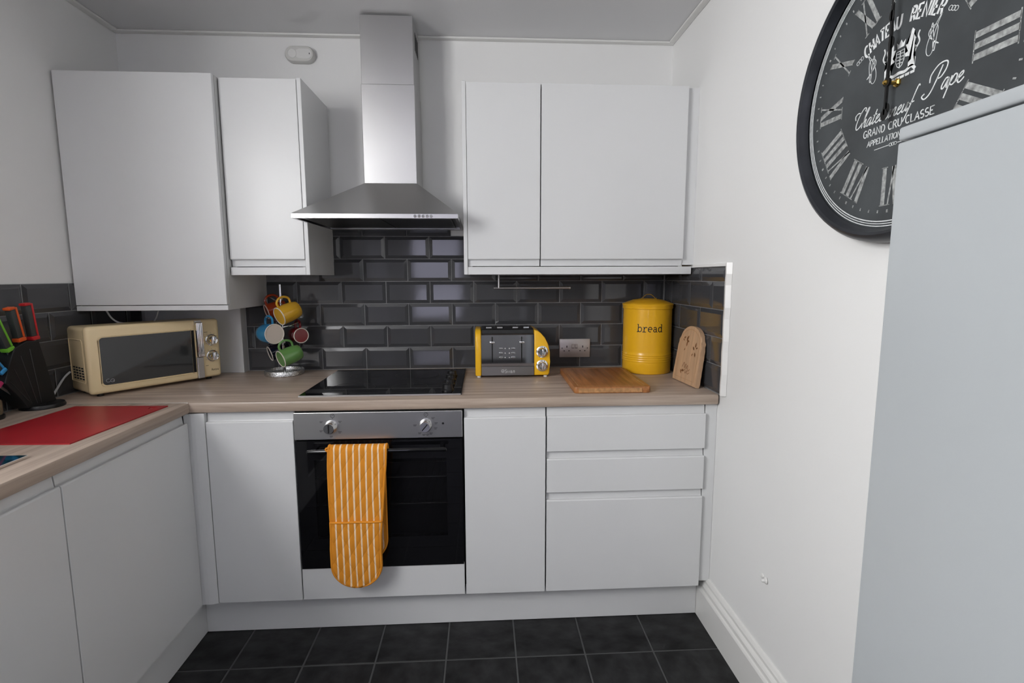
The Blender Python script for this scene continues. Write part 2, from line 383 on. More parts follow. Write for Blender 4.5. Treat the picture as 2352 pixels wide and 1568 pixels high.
# metro wall tiles with bevelled edges: local u, v, height h
BV, G_ = .015, .0013
def metro(w_, h_):
    b = NB(); bv = min(BV, w_*.3, h_*.3)
    def ring(i, d): return [b.verts.new((sx*(w_/2-i), d, sz*(h_/2-i))) for sx, sz in ((-1, -1), (1, -1), (1, 1), (-1, 1))]
    r = [ring(G_, .004), ring(G_, .0008), ring(G_+.0008, 0), ring(bv, -.0042), ring(bv+.0010, -.0046)]
    for a, c in zip(r, r[1:]):
        for i in range(4): b.faces.new((a[i], a[(i+1) % 4], c[(i+1) % 4], c[i]))
    b.faces.new(r[-1]); b.faces.new(r[0][::-1])
    bmesh.ops.recalc_face_normals(b, faces=b.faces)
    me = bpy.data.meshes.new('wall_tile'); b.to_mesh(me); b.free(); me.materials.append(M['tile']); return me
MT_FULL = metro(PX, PZ)
def tiles(parent, to3, rotz, rows):
    """rows: (v0, v1, u_start, u_end, first_joint, pitch)"""
    for v0, v1, ua, ub, j0, pt in rows:
        k = math.floor((ua-j0)/pt)
        while j0+k*pt < ub-1e-6:
            a, c = max(ua, j0+k*pt), min(ub, j0+(k+1)*pt); k += 1
            if c-a < .012: continue
            full = abs(c-a-PX) < 1e-5 and abs(v1-v0-PZ) < 1e-5
            o = link_mesh('wall_tile', MT_FULL if full else metro(c-a, v1-v0), parent)
            o.matrix_basis = wmat(parent).inverted() @ Matrix.Translation(to3((a+c)/2, (v0+v1)/2)) @ Matrix.Rotation(rotz + random.uniform(-.0025, .0025), 4, 'Z') @ Matrix.Rotation(random.uniform(-.003, .003), 4, 'X')
X0 = .5586
rows = []
for r in range(7):
    j0 = X0 + (0 if r % 2 else PX/2)
    if r < 4: rows.append((ZT+r*PZ, ZT+(r+1)*PZ, .12, 2.072, j0, PX))
    elif r == 4:
        rows.append((ZT+r*PZ, ZT+(r+1)*PZ, j0-PX, j0+3*PX, j0, PX)); rows.append((ZT+r*PZ, 1.348, j0+3*PX, 2.072, j0, PX))
    else: rows.append((ZT+r*PZ, ZT+(r+1)*PZ, X0-PX/2 if r % 2 == 0 else X0-PX, X0+3*PX-(PX/2 if r % 2 == 0 else 0), j0, PX))
bx('grout', 'grout', wall_back, .12, 2.075, .0012, YB, WT, ZT+7*PZ-.1)
tiles(wall_back, lambda u, v: Vector((u, .0005, v)), 0, rows)
XT = 2.0735                                             # right wall tile face
rows = []
for r in range(5): rows.append((ZT+r*PZ, min(ZT+(r+1)*PZ, 1.376), .008, .640, .105 if r % 2 else -.002, .2125))
bx('grout', 'grout', wall_right, XT+.0008, XR, -.640, YB-.002, WT, 1.376)
tiles(wall_right, lambda u, v: Vector((XT, -u, v)), -PI/2, rows)
rows = []
for r in range(4): rows.append((ZT+r*PZ, ZT+(r+1)*PZ, -1.93, -.004, (-.601 if r % 2 else -.502)-6*PX, PX))
bx('grout', 'grout', wall_left, XL, XL+.0055, -1.93, 0, WT, ZT+4*PZ)
tiles(wall_left, lambda u, v: Vector((XL+.006, u, v)), PI/2, rows)
# tile edging on the right wall
b = NB(); prism(b, [(XT-.006, 1.377), (XR, 1.377), (XR, 1.388), (XT-.004, 1.386)], 'y', -.645, -.34)
struct(obj('trim_4', b, 'gloss_trim'), 'thin white strip along the top of the right wall tiles')
b = NB(); pts = []
for i in range(13):
    z = WT+.002+(1.389-WT-.002)*i/12; d = .0018*math.sin(i*2.1)
    pts.append([b.verts.new((XT-.008, -.640+d, z)), b.verts.new((XT-.010, -.652+d, z)), b.verts.new((XR-.001, -.664+d, z)), b.verts.new((XR-.001, -.640, z))])
for a, c in zip(pts, pts[1:]):
    for i in range(4): b.faces.new((a[i], a[(i+1) % 4], c[(i+1) % 4], c[i]))
b.faces.new(pts[0]); b.faces.new(pts[-1][::-1])
struct(obj('trim_5', b, 'gloss_trim'), 'rough white edging strip at the end of the right wall tiles')
# boxed-in pipes behind the microwave
struct(obj('trim_6', box(NB(), -.30, .117, -.045, YB, WT, 1.216, .0015), 'cabinet'), 'pale boxed-in pipe casing behind the microwave')

# ================================================================== BASE UNITS
DF, DB = -.612, -.592                                   # door face / back
def door_prof(z0, z1, zt):
    """J-pull front: face z0..z1, recessed grip up to zt"""
    return [(DF, z0), (DF, z1-.004), (DF+.003, z1), (DF+.010, z1), (DF+.0145, z1-.006), (DF+.017, z1+.002), (DF+.0175, zt), (DB+.002, zt), (DB+.002, z0)]
def front(name, parent, x0, x1, z0, z1, zt):
    return obj(name, prism(NB(), door_prof(z0, z1, zt), 'x', x0, x1, .0012), 'cabinet', parent)
def carcass(parent, x0, x1, z0=.15, z1=.870):
    b = NB(); box(b, x0, x0+.016, DB+.003, -.03, z0, z1); box(b, x1-.016, x1, DB+.003, -.03, z0, z1)
    box(b, x0+.016, x1-.016, DB+.003, -.03, z0, z0+.016); box(b, x0+.016, x1-.016, -.046, -.03, z0+.016, z1); box(b, x0+.016, x1-.016, DB+.003, DB+.06, z1-.016, z1)
    return obj('body', b, 'carcass', parent)
t = thing('base_cabinet', 'narrow pale grey handleless base cabinet between the corner post and the oven', 'cabinet', (.382, -.31, 0))
carcass(t, .232, .532); front('door', t, .2305, .5315, .154, .836, .868)
t = thing('base_cabinet', 'narrow pale grey handleless base cabinet between the oven and the drawers', 'cabinet', (1.286, -.31, 0))
carcass(t, 1.137, 1.436); front('door', t, 1.1375, 1.4345, .154, .836, .868)
t = thing('drawer_unit', 'wide pale grey base unit with three handleless drawers', 'drawers', (1.736, -.31, 0))
carcass(t, 1.440, 2.034); b_ = (1.4395, 2.0325)
front('drawer', t, *b_, .704, .836, .868); front('drawer', t, *b_, .546, .674, .7025); front('drawer', t, *b_, .154, .515, .5445)
tag(obj('filler_strip', prism(NB(), [(2.036, DB), (2.0790, DB), (2.0790, DB-.006), (2.036, DB-.004)], 'z', .165, .869), 'cabinet'), 'narrow grey filler strip between the drawers and the right wall', 'filler strip')
# corner post
pp = [(.1785, -.6165)] + [(.205-.0265*math.cos(a), -.6115-.005*math.cos(a)+.012*math.sin(a)) for a in ()] + [(.186, -.6185), (.198, -.6190), (.210, -.6170), (.2285, -.6125), (.2285, -.592), (.160, -.592), (.160, -.6165)]
tag(obj('corner_post', prism(NB(), pp, 'z', .152, .869, .001), 'cabinet'), 'pale grey rounded corner post joining the two runs of base units', 'corner post')
# left run: doors face +x
XD = .175
def front_left(parent, y0, y1):
    p = [(2*0+XD, .152), (XD, .832), (XD-.003, .836), (XD-.010, .836), (XD-.0145, .830), (XD-.017, .838), (XD-.0175, .868), (XD-.022, .868), (XD-.022, .152)]
    return obj('door', prism(NB(), p, 'y', y0, y1, .0012), 'cabinet', parent)
for y0, y1, lb in ((-1.1645, -.620, 'wide pale grey handleless base cabinet under the red chopping mat'), (-1.770, -1.1685, 'pale grey handleless base cabinet under the dark teal glass board')):
    t = thing('base_cabinet', lb, 'cabinet', (-.08, (y0+y1)/2, 0)); b = NB()
    box(b, XL+.01, XD-.024, y0+.001, y0+.017, .15, .87); box(b, XL+.01, XD-.024, y1-.017, y1-.001, .15, .87); box(b, XL+.01, XD-.024, y0+.017, y1-.017, .15, .166); box(b, XL+.01, XL+.026, y0+.017, y1-.017, .166, .87)
    obj('body', b, 'carcass', t); front_left(t, y0, y1)
tag(obj('plinth', box(NB(), .1505, XR-.031, -.556, -.540, .001, .1495, .001), 'cabinet'), 'grey plinth under the oven and drawers', 'plinth')
tag(obj('plinth', box(NB(), .134, .150, -2.6, -.541, .001, .1495, .001), 'cabinet'), 'grey plinth under the corner run of base units', 'plinth')
# worktops
wp = [(YB-.006, WT), (-.613, WT), (-.6185, WT-.0025), (-.6207, WT-.008), (-.6207, WT-.030), (-.6185, WT-.036), (-.613, WT-.039), (YB-.006, WT-.039)]
tag(obj('worktop', prism(NB(), wp, 'x', XL+.0065, XT-.002), 'worktop', smooth=True), 'taupe wood-effect worktop carrying the hob and toaster', 'worktop')
XE = .186
wp = [(XL+.0065, WT), (XE-.008, WT), (XE-.0022, WT-.0025), (XE, WT-.008), (XE, WT-.030), (XE-.0022, WT-.036), (XE-.008, WT-.039), (XL+.0065, WT-.039)]
wl = obj('worktop', prism(NB(), wp, 'y', -2.62, -.6225), 'worktop_left', smooth=True)
tag(wl, 'taupe wood-effect worktop carrying the red mat and knife block', 'worktop')
bx('joint_strip', 'steel', wl, XL+.007, XE-.004, -.6224, -.6207, WT-.030, WT+.0012)

# ================================================================== OVEN
ox0, ox1 = .5345, 1.1325
t = thing('oven', 'built-in oven with steel control panel and black glass door', 'oven', (.8335, -.31, 0))
b = NB(); box(b, ox0, ox0+.03, DB, -.04, .152, .868); box(b, ox1-.03, ox1, DB, -.04, .152, .868); box(b, ox0+.03, ox1-.03, DB, -.04, .152, .30); box(b, ox0+.03, ox1-.03, DB, -.04, .755, .868); box(b, ox0+.03, ox1-.03, -.10, -.04, .30, .755)
obj('body', b, 'oven_cavity', t)
cp = obj('control_panel', box(NB(), ox0+.001, ox1-.001, -.616, DB-.001, .766, .8655, .002, 2), 'steel_h', t)
bx('top_vent', 'void', t, ox0+.004, ox1-.004, -.606, DB-.001, .866, .870)
def knob(px_, z_, ang):
    mm = axis_mtx((px_, -.616, z_), (0, -1, 0))
    k = obj('knob', lathe(NB(), [(.0235, 0), (.0235, .006), (.0215, .009), (.0195, .026), (.0175, .029), (0, .029)], 32, mm), 'chrome', cp, smooth=True)
    b = NB(); c, s = math.cos(ang), math.sin(ang)
    ribbon(b, [(-.014*s, -.014*c), (.014*s, .014*c)], .0035, lambda u, v, h: (px_+u, -.6452-h, z_+v), .003)
    obj('pointer', b, 'black_plastic', cp)
knob(.665, .813, 0); knob(1.000, .813, .7)
fp = lambda u, v, h: (u, -.616-h, v)
for cx_, angs in ((.665, (60, 125, 180, 245, 300)), (1.0, (45, 80, 110, 150, 170, 190, 215, 270))):
    for a in angs:
        x_, z_ = cx_+.038*math.sin(math.radians(a)), .813+.036*math.cos(math.radians(a))
        b = NB(); ribbon(b, [(x_-.006, z_+.002), (x_+.006, z_+.002)], .0014, fp, .0003); ribbon(b, [(x_-.005, z_-.002), (x_+.003, z_-.002)], .0014, fp, .0003); obj('printed_symbol', b, 'ink', cp)
for cx_ in (.672, 1.002):
    b = NB(); ribbon(b, arc(cx_, .853, .007, 0, 360, 12), .0012, fp, .0003); ribbon(b, [(cx_, .846), (cx_, .842)], .0012, fp, .0003); ribbon(b, [(cx_-.003, .853), (cx_+.004, .857)], .0012, fp, .0003); obj('printed_symbol', b, 'ink', cp)
obj('indicator_light', lathe(NB(), [(.004, 0), (.004, .001), (0, .0012)], 12, axis_mtx((1.062, -.616, .819), (0, -1, 0))), 'black_plastic', cp)
# door with window
d0, d1, e0, e1 = ox0+.003, ox1-.003, .277, .7615
wx0, wx1, wz0, wz1 = .600, 1.072, .392, .690
b = NB()
for x0, x1, z0, z1 in ((d0, wx0, e0, e1), (wx1, d1, e0, e1), (wx0, wx1, e0, wz0), (wx0, wx1, wz1, e1)): box(b, x0, x1, -.6150, DB-.001, z0, z1)
dr = obj('door', b, 'black_glass', t)
bx('window_glass', 'oven_glass', dr, wx0, wx1, -.6148, -.611, wz0, wz1)
b = NB(); box(b, .588, 1.078, -.662, -.648, .728, .742, .006, 3); box(b, .600, .616, -.649, -.615, .729, .741, .002); box(b, 1.050, 1.066, -.649, -.615, .729, .741, .002)
obj('handle', b, 'black_glass', dr, smooth=True)
for z_ in (.604, .500):
    b = NB(); tube(b, [(.58, -.57, z_), (1.085, -.57, z_)], .003, 6); tube(b, [(.58, -.13, z_), (1.085, -.13, z_)], .003, 6)
    for i in range(18): x_ = .60+i*.0275; tube(b, [(x_, -.57, z_), (x_, -.13, z_)], .0016, 5)
    obj('rack', b, 'rack_wire', t)
bx('bottom_panel', 'cabinet', t, ox0+.001, ox1-.001, DF, DB-.001, .154, .2745, .0012)

# ================================================================== HOB
t = thing('hob', 'black ceramic glass hob with four control knobs', 'hob', (.831, -.32, WT))
hx0, hx1, hy0, hy1 = .5375, 1.1250, -.561, -.0425
obj('glass_top', box(NB(), hx0, hx1, hy0, hy1, WT+.0002, WT+.0055, .001), 'black_glass', t)
bx('front_trim', 'steel_h', t, hx0, hx1, hy0-.0035, hy0, WT+.0002, WT+.0058, .0006); bx('side_trim', 'steel_dark', t, hx1, hx1+.0025, hy0, hy1, WT+.0002, WT+.0058)
for y_ in (-.215, -.310, -.405, -.500):
    mm = Matrix.Translation((1.072, y_, WT+.0056))
    kb = obj('knob', lathe(NB(), [(.0235, 0), (.0235, .004), (.020, .007), (.0185, .022), (.016, .024), (0, .024)], 28, mm), 'black_plastic', t, smooth=True)
    bx('pointer', 'black_matte', kb, 1.0700, 1.0740, y_-.018, y_+.018, WT+.029, WT+.0335, .001)
for cx_, cy_, r_ in ((.70, -.43, .085), (.70, -.18, .07), (.92, -.43, .07), (.92, -.18, .095)):
    b = NB(); ribbon(b, arc(cx_, cy_, r_, 0, 360, 48), .0012, lambda u, v, h: (u, v, WT+.0055+h), .0001); obj('cooking_zone_ring', b, 'black_matte', t)

# ================================================================== EXTRACTOR HOOD
t = thing('extractor_hood', 'stainless steel chimney extractor hood above the hob', 'extractor hood', (.831, 0, 1.555))
HB, HT = (.5205, 1.1215, -.4880), (.7255, .9435, -.2170); z0, z1, z2 = 1.5540, 1.5715, 1.7240
b = NB(); y_ = -.0005
A_ = [b.verts.new(c) for c in ((HB[0], HB[2], z1), (HB[1], HB[2], z1), (HB[1], y_, z1), (HB[0], y_, z1))]
B_ = [b.verts.new(c) for c in ((HT[0], HT[2], z2), (HT[1], HT[2], z2), (HT[1], y_, z2), (HT[0], y_, z2))]
for i in range(4): b.faces.new((A_[i], A_[(i+1) % 4], B_[(i+1) % 4], B_[i]))
b.faces.new(B_); b.faces.new(A_[::-1])
obj('canopy', b, 'steel', t)
b = NB()
for x0, x1, ya, yb in ((HB[0], HB[1], HB[2], HB[2]+.012), (HB[0], HB[0]+.012, HB[2]+.012, y_), (HB[1]-.012, HB[1], HB[2]+.012, y_), (HB[0]+.012, HB[1]-.012, y_-.04, y_)): box(b, x0, x1, ya, yb, z0, z1-.0003, .0008)
rim = obj('rim', b, 'steel_h', t)
for px_ in (.9645, .9795, .9940, 1.0090, 1.0235):
    obj('button', lathe(NB(), [(.0052, 0), (.0052, .003), (.004, .0045), (0, .0045)], 16, axis_mtx((px_, HB[2], 1.5625), (0, -1, 0))), 'chrome', rim, smooth=True)
for x0, x1 in ((HB[0]+.03, .829), (.833, HB[1]-.03)):
    fl = bx('filter', 'steel_dark', t, x0, x1, -.455, -.075, 1.5565, 1.5625, .001)
    bx('filter_frame', 'steel', fl, x0, x1, -.460, -.4555, 1.5550, 1.5630); bx('filter_frame', 'steel', fl, x0, x1, -.0745, -.070, 1.5550, 1.5630)
bx('underside', 'steel_dark', t, HB[0]+.0125, HB[1]-.0125, HB[2]+.0125, -.041, 1.5640, 1.5700)
for x_ in (.62, 1.04): obj('lamp_lens', lathe(NB(), [(.022, 0), (.022, .004), (.018, .007), (0, .007)], 20, axis_mtx((x_, -.058, 1.5640), (0, 0, -1))), 'steel', t, smooth=True)
bx('lower_chimney', 'steel', t, .7275, .9415, -.2150, y_, 1.7245, 2.113, .0012); bx('upper_chimney', 'steel', t, .7300, .9390, -.2120, y_, 2.113, ZC-.0095, .0012)
for i in range(5): bx('vent_slot', 'black_matte', t, .9390, .9398, -.150+i*.022, -.140+i*.022, 2.27, 2.34)

# ================================================================== WALL CABINETS
WF, WB = -.340, -.320
def wall_front(parent, x0, x1, zb=1.411, zt=2.083):
    p = [(WF, zt), (WF, zb+.003), (WF+.002, zb), (WF+.009, zb), (WF+.013, zb+.004), (WF+.0155, zb-.002), (WF+.016, 1.3845), (WB-.001, 1.3845), (WB-.001, zt)]
    return obj('door', prism(NB(), p, 'x', x0, x1, .0012), 'cabinet', parent)
def wall_body(parent, x0, x1, z0, z1, yb=-.001):
    b = NB(); box(b, x0, x0+.016, WB, yb, z0, z1); box(b, x1-.016, x1, WB, yb, z0, z1); box(b, x0+.016, x1-.016, WB, yb, z0, z0+.016); box(b, x0+.016, x1-.016, WB, yb, z1-.016, z1); box(b, x0+.016, x1-.016, yb-.008, yb, z0+.016, z1-.016)
    return obj('body', b, 'carcass', parent)
t = thing('wall_cabinet', 'narrow white wall cabinet beside the extractor hood, with a single door', 'cabinet', (.374, -.16, 1.3505))
wall_body(t, .2265, .5135, 1.353, 2.085); wall_front(t, .2270, .5125)
bx('end_panel', 'cabinet', t, .5145, .5300, WF+.0005, -.001, 1.3505, 2.0880, .001)
bx('light_pelmet', 'cabinet', t, .2270, .5140, WF, WB-.001, 1.3505, 1.3815, .001)
t = thing('wall_cabinet', 'wide white wall cabinet with two unequal doors beside the clock wall', 'cabinet', (1.60, -.16, 1.3505))
wall_body(t, 1.1520, 2.0320, 1.353, 2.085); wall_front(t, 1.1520, 1.4405); wall_front(t, 1.4445, 2.0280)
bx('end_panel', 'cabinet', t, 1.1355, 1.1505, WF+.0005, -.001, 1.3505, 2.0880, .001)
bx('light_pelmet', 'cabinet', t, 1.1515, 2.0640, WF, WB-.001, 1.3505, 1.3815, .001)
bx('filler', 'cabinet', t, 2.0325, 2.0795, WB+.002, WB+.012, 1.3885, 2.083)
t = thing('wall_cabinet', 'large deep white boiler cupboard above the microwave', 'cabinet', (-.06, -.18, 1.2165))
LF = -.378
b = NB()
for x0, x1, ya, yb, za, zb in ((XL+.001, XL+.017, LF+.021, -.001, 1.2165, 2.085), (.2065, .2225, LF+.021, -.001, 1.2165, 2.085), (XL+.017, .2065, LF+.021, -.001, 1.2165, 1.234), (XL+.017, .2065, LF+.021, -.001, 2.068, 2.085), (XL+.017, .2065, -.012, -.001, 1.234, 2.068)): box(b, x0, x1, ya, yb, za, zb)
obj('body', b, 'carcass', t)
bx('door', 'cabinet', t, XL+.009, .2215, LF, LF+.019, 1.2375, 2.0860, .0015)
bx('light_pelmet', 'cabinet', t, XL+.009, .2240, LF+.002, LF+.019, 1.2160, 1.2350, .001)

# ================================================================== FRIDGE FREEZER
t = thing('fridge_freezer', 'tall white fridge freezer standing below the wall clock', 'fridge', (1.82, -2.26, 0))
fx, fy1, fy0, fz = 1.580, -1.979, -2.52, 1.4715
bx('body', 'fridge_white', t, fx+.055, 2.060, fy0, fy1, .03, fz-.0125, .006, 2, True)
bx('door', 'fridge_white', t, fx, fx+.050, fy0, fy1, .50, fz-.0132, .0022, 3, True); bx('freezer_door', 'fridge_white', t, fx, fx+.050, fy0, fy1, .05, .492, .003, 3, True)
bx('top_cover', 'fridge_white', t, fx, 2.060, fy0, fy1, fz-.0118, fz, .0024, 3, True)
for sx in (fx+.09, 2.02):
    for sy in (fy0+.05, fy1-.05): obj('foot', lathe(NB(), [(.02, 0), (.02, .031)], 12, Matrix.Translation((sx, sy, 0))), 'black_plastic', t)

# ================================================================== WALL CLOCK
CY, CZ = -1.390, 1.725
t = thing('wall_clock', 'large round black vintage wall clock with white roman numerals', 'clock', (XR, CY, CZ))
def cf(u, v, h, x=2.0449): return (x-h, CY-u, CZ+v)
mm = axis_mtx((XR, CY, CZ), (-1, 0, 0))
obj('face', lathe(NB(), [(0, .004), (.292, .004), (.292, .0325), (.262, .0350), (0, .0350)], 96, mm), 'clock_face', t, smooth=True)
obj('rim', lathe(NB(), [(.300, .001), (.3115, .004), (.3150, .022), (.3125, .044), (.3050, .056), (.2990, .059), (.2930, .056), (.2890, .046), (.2850, .0380), (.2850, .0365), (.291, .033), (.291, .003)], 96, mm, cap=False), 'clock_rim', t, smooth=True)
for r_, w_ in ((.2705, .0022), (.2755, .0016), (.2805, .0018)):
    b = NB(); ribbon(b, arc(0, 0, r_, 0, 360, 120), w_, lambda u, v, h: cf(u, v, h, 2.0462), .0010); obj('chalk_ring', b, 'chalk', t)
def polar(ang, r, off=0):
    a = math.radians(ang); return (r*math.sin(a)+off*math.cos(a), r*math.cos(a)-off*math.sin(a))
RI, RO = .162, .238
def bar(bm, ang, o0, o1, wd, r0=RI, r1=RO): ribbon(bm, [polar(ang, r0, o0), polar(ang, r1, o1)], wd, cf)
def numeral(s, ang):
    b = NB(); wdt = {'I': .018, 'V': .030, 'X': .032}; tot = sum(wdt[c] for c in s); x = -tot/2
    for c in s:
        cx_ = x+wdt[c]/2; x += wdt[c]
        if c == 'I':
            bar(b, ang, cx_, cx_, .0105)
            for r_ in (RI, RO): ribbon(b, [polar(ang, r_, cx_-.0085), polar(ang, r_, cx_+.0085)], .0018, cf)
        else:
            k = wdt[c]/2-.005
            if c == 'X': bar(b, ang, cx_+k, cx_-k, .0105); bar(b, ang, cx_-k, cx_+k, .0035)
            else: bar(b, ang, cx_, cx_-k, .0105); bar(b, ang, cx_, cx_+k, .0035)
            for r_ in ((RI, RO) if c == 'X' else (RO,)):
                for sg in (-1, 1): ribbon(b, [polar(ang, r_, cx_+sg*k-.006), polar(ang, r_, cx_+sg*k+.006)], .0018, cf)
    obj('numeral', b, 'chalk_worn', t)
for i, s in enumerate(('XII', 'I', 'II', 'III', 'IIII', 'V', 'VI', 'VII', 'VIII', 'IX', 'X', 'XI')): numeral(s, i*30)
for i in range(60): b = NB(); ribbon(b, [polar(i*6, .2475), polar(i*6, .2535)], .0045 if i % 5 == 0 else .0030, cf); obj('minute_mark', b, 'chalk_worn', t)
ARC_R, ARC_C = .205, -.098
def arc_text(s, h, wd, a_c, mtn, sl=.12, xs=.78, ser=0):
    b = NB(); tw = text_w(s, h*xs, .0012); 
    def cv(x, y):
        a = (x-tw/2)/ARC_R+math.radians(a_c); return ((ARC_R+y)*math.sin(a), ARC_C+(ARC_R+y)*math.cos(a))
    text(b, s, 0, 0, h, wd, cf, .0012, sl, xs, ser, cv); obj('lettering', b, mtn, t)
arc_text('CHATEAU', .0235, .0046, -14.5, 'chalk', xs=.70); arc_text('RENIER', .0240, .0048, 15.5, 'chalk', xs=.72)
b = NB(); s_ = 'GRAND CRU CLASSE'; text(b, s_, -text_w(s_, .0145, .0008)/2+.004, -.0865, .0145, .0021, cf, .0008, 0, 1, .12); obj('lettering', b, 'chalk', t)
b = NB(); s_ = 'APPELLATION RENIER'; text(b, s_, -text_w(s_, .0110, .0006)/2, -.1075, .0110, .0018, cf, .0006, .1, 1, .12); obj('lettering', b, 'chalk', t)
b = NB(); ribbon(b, [(-.05, -.1185), (-.012, -.1175)], .0014, cf); ribbon(b, [(.012, -.1175), (.05, -.1185)], .0014, cf)
for k in (-.006, 0, .006): ribbon(b, arc(k, -.1175, .004, 0, 360, 10, .003), .0009, cf)
obj('ornament', b, 'chalk', t)
# script words, drawn as pen strokes in unit x-height 1
SCR = {
 'C': (1.75, [[(1.55, 2.35), (1.75, 2.1), (1.6, 2.55), (1.15, 2.5), (.65, 1.6), (.5, .6), (.8, .02), (1.3, .2), (1.7, .7)], [(.1, 1.35), (-.15, 1.9), (.3, 2.2), (.9, 2.0)]]),
 'P': (2.0, [[(1.25, 2.6), (1.0, 1.4), (.6, .1), (.0, -.35), (-.5, .0), (-.2, .25)], [(.1, 1.2), (.0, 2.0), (.7, 2.8), (1.7, 2.8), (1.9, 2.1), (1.5, 1.4), (1.0, 1.35)]]),
 'h': (.95, [[(-.05, .2), (.6, 2.2), (.45, 2.4), (.3, 1.9), (.05, 0)], [(.1, .4), (.45, .95), (.62, .9), (.55, .15), (.75, 0), (.95, .3)]]),
 'a': (.95, [[(.7, .9), (.35, 1.0), (.05, .45), (.12, .05), (.4, .1), (.72, .95), (.65, .2), (.75, 0), (.95, .3)]]),
 't': (.7, [[(.45, 1.75), (.2, .35), (.3, 0), (.65, .3)], [(.05, 1.1), (.7, 1.15)]]),
 'e': (.8, [[(.05, .4), (.5, .7), (.45, 1.0), (.15, .8), (.05, .3), (.25, 0), (.5, .05), (.8, .35)]]),
 'u': (1.0, [[(.1, 1.0), (.05, .25), (.25, 0), (.55, .3), (.7, 1.0), (.65, .2), (.8, 0), (1.0, .3)]]),
 'n': (1.05, [[(.1, .95), (.1, 0)], [(.1, .3), (.45, .95), (.65, .9), (.6, .15), (.8, 0), (1.05, .3)]]),
 'f': (.75, [[(.9, 2.4), (.7, 2.6), (.5, 2.0), (.2, .2), (-.15, -1.2)], [(.05, .75), (.75, .85)]]),
 'p': (1.0, [[(.15, 1.0), (-.15, -1.05)], [(.1, .35), (.45, 1.0), (.8, .85), (.75, .3), (.45, .05), (.12, .2)], [(.75, .2), (1.0, .4)]]), ' ': (.9, [])}
def script(s, u, v, h, wd, slant):
    b = NB(); x = u
    for c in s:
        adv, pl = SCR[c]
        for p in pl: ribbon(b, [(q.x, q.y) for q in bez([(x+(a+bb*slant)*h, v+bb*h) for a, bb in ((k[0], k[1]) for k in p)] and [Vector((x+(k[0]+k[1]*slant)*h, v+k[1]*h, 0)) for k in p], 5)], wd, cf)
        x += adv*h*.98
    obj('lettering', b, 'chalk', t)
script('Chateauneuf', -.122, -.062, .0155, .0022, .35); script('Pape', .070, -.048, .0165, .0024, .30)
# crest: two upright beasts either side of a shield, on a scroll
def mirror(p): return [(-a, q) for a, q in p][::-1]
beast = [(-.038, .020), (-.022, .020), (-.021, .030), (-.028, .034), (-.022, .042), (-.013, .044), (-.012, .050), (-.019, .052), (-.014, .060), (-.012, .066), (-.018, .066), (-.018, .074), (-.022, .086), (-.026, .092), (-.032, .086), (-.031, .078), (-.036, .070), (-.034, .060), (-.040, .052), (-.037, .044), (-.033, .040), (-.039, .034)]
b = NB(); patch(b, beast, cf); ribbon(b, [(q.x, q.y) for q in bez([(-.038, .050, 0), (-.045, .060, 0), (-.041, .072, 0), (-.044, .080, 0)], 5)], .003, cf); obj('crest', b, 'chalk', t)
b = NB(); patch(b, mirror(beast), cf); ribbon(b, [(-q.x, q.y) for q in bez([(-.038, .050, 0), (-.045, .060, 0), (-.041, .072, 0), (-.044, .080, 0)], 5)], .003, cf); obj('crest', b, 'chalk', t)
b = NB(); ribbon(b, [(-.010, .060), (-.010, .040), (-.006, .032), (0, .028), (.006, .032), (.010, .040), (.010, .060), (-.010, .060)], .0016, cf)
for k in range(4): ribbon(b, [(-.009, .056-k*.006), (.009, .054-k*.006)], .0012, cf)
ribbon(b, [(0, .06), (0, .03)], .0016, cf); patch(b, [(-.008, .066), (.008, .066), (.011, .078), (.005, .073), (0, .081), (-.005, .073), (-.011, .078)], cf)
ribbon(b, [(q.x, q.y) for q in bez([(-.040, .012, 0), (-.03, .021, 0), (-.015, .016, 0), (0, .018, 0), (.015, .016, 0), (.03, .021, 0), (.040, .012, 0)], 5)], .006, cf)
for k in range(6): patch(b, [(-.033+k*.0125, .006), (-.024+k*.0125, .006), (-.023+k*.0125, .011), (-.034+k*.0125, .011)], cf)
obj('crest', b, 'chalk', t)
for sg in (-1, 1):
    b = NB(); pts = []
    for i in range(241):
        q = i/240*2*PI; pts.append((sg*(.077+.015*math.sin(4*q)*(.55+.45*math.cos(2*q))+.004*math.sin(q)), .055+.034*math.sin(3*q+.5)*(.75+.25*math.cos(q))))
    ribbon(b, pts, .0011, cf); obj('flourish', b, 'chalk', t)
    b = NB()
    for k in range(3): ribbon(b, arc(sg*(.108+.006*k), .088-.003*k, .004, 0, 360, 10), .0010, cf)
    obj('flourish', b, 'chalk', t)
b = NB(); tube(b, [(2.0445, CY, CZ), (2.018, CY, CZ)], .004, 12); obj('spindle', b, 'brass', t)
obj('spindle_nut', lathe(NB(), [(.0085, 0), (.0085, .004), (.005, .006), (0, .006)], 6, axis_mtx((2.0445, CY, CZ), (-1, 0, 0))), 'brass', t)
def hand(nm, x_, L_, tail, wd, knobr, kn):
    b = NB(); ff = lambda u, v, h: (x_-h, CY-u, CZ+v)
    ribbon(b, [(0, -tail), (0, 0), (0, L_*.6), (0, L_)], [wd, wd, wd, wd*.25], ff, .0012)
    patch(b, arc(0, -tail, .0085, 0, 360, 16, .011), ff, .0012); patch(b, arc(0, kn, knobr, 0, 360, 16, knobr*1.6), ff, .0012); patch(b, arc(0, 0, .0085, 0, 360, 16), ff, .0014)
    return obj(nm, b, 'black_matte', t)
hand('minute_hand', 2.0210, .228, .062, .0042, .0065, .125); hand('hour_hand', 2.0245, .150, .050, .0050, .0075, .075)
obj('cap_nut', lathe(NB(), [(.005, 0), (.005, .003), (.003, .0055), (0, .006)], 12, axis_mtx((2.0196, CY, CZ), (-1, 0, 0))), 'brass', t, smooth=True)

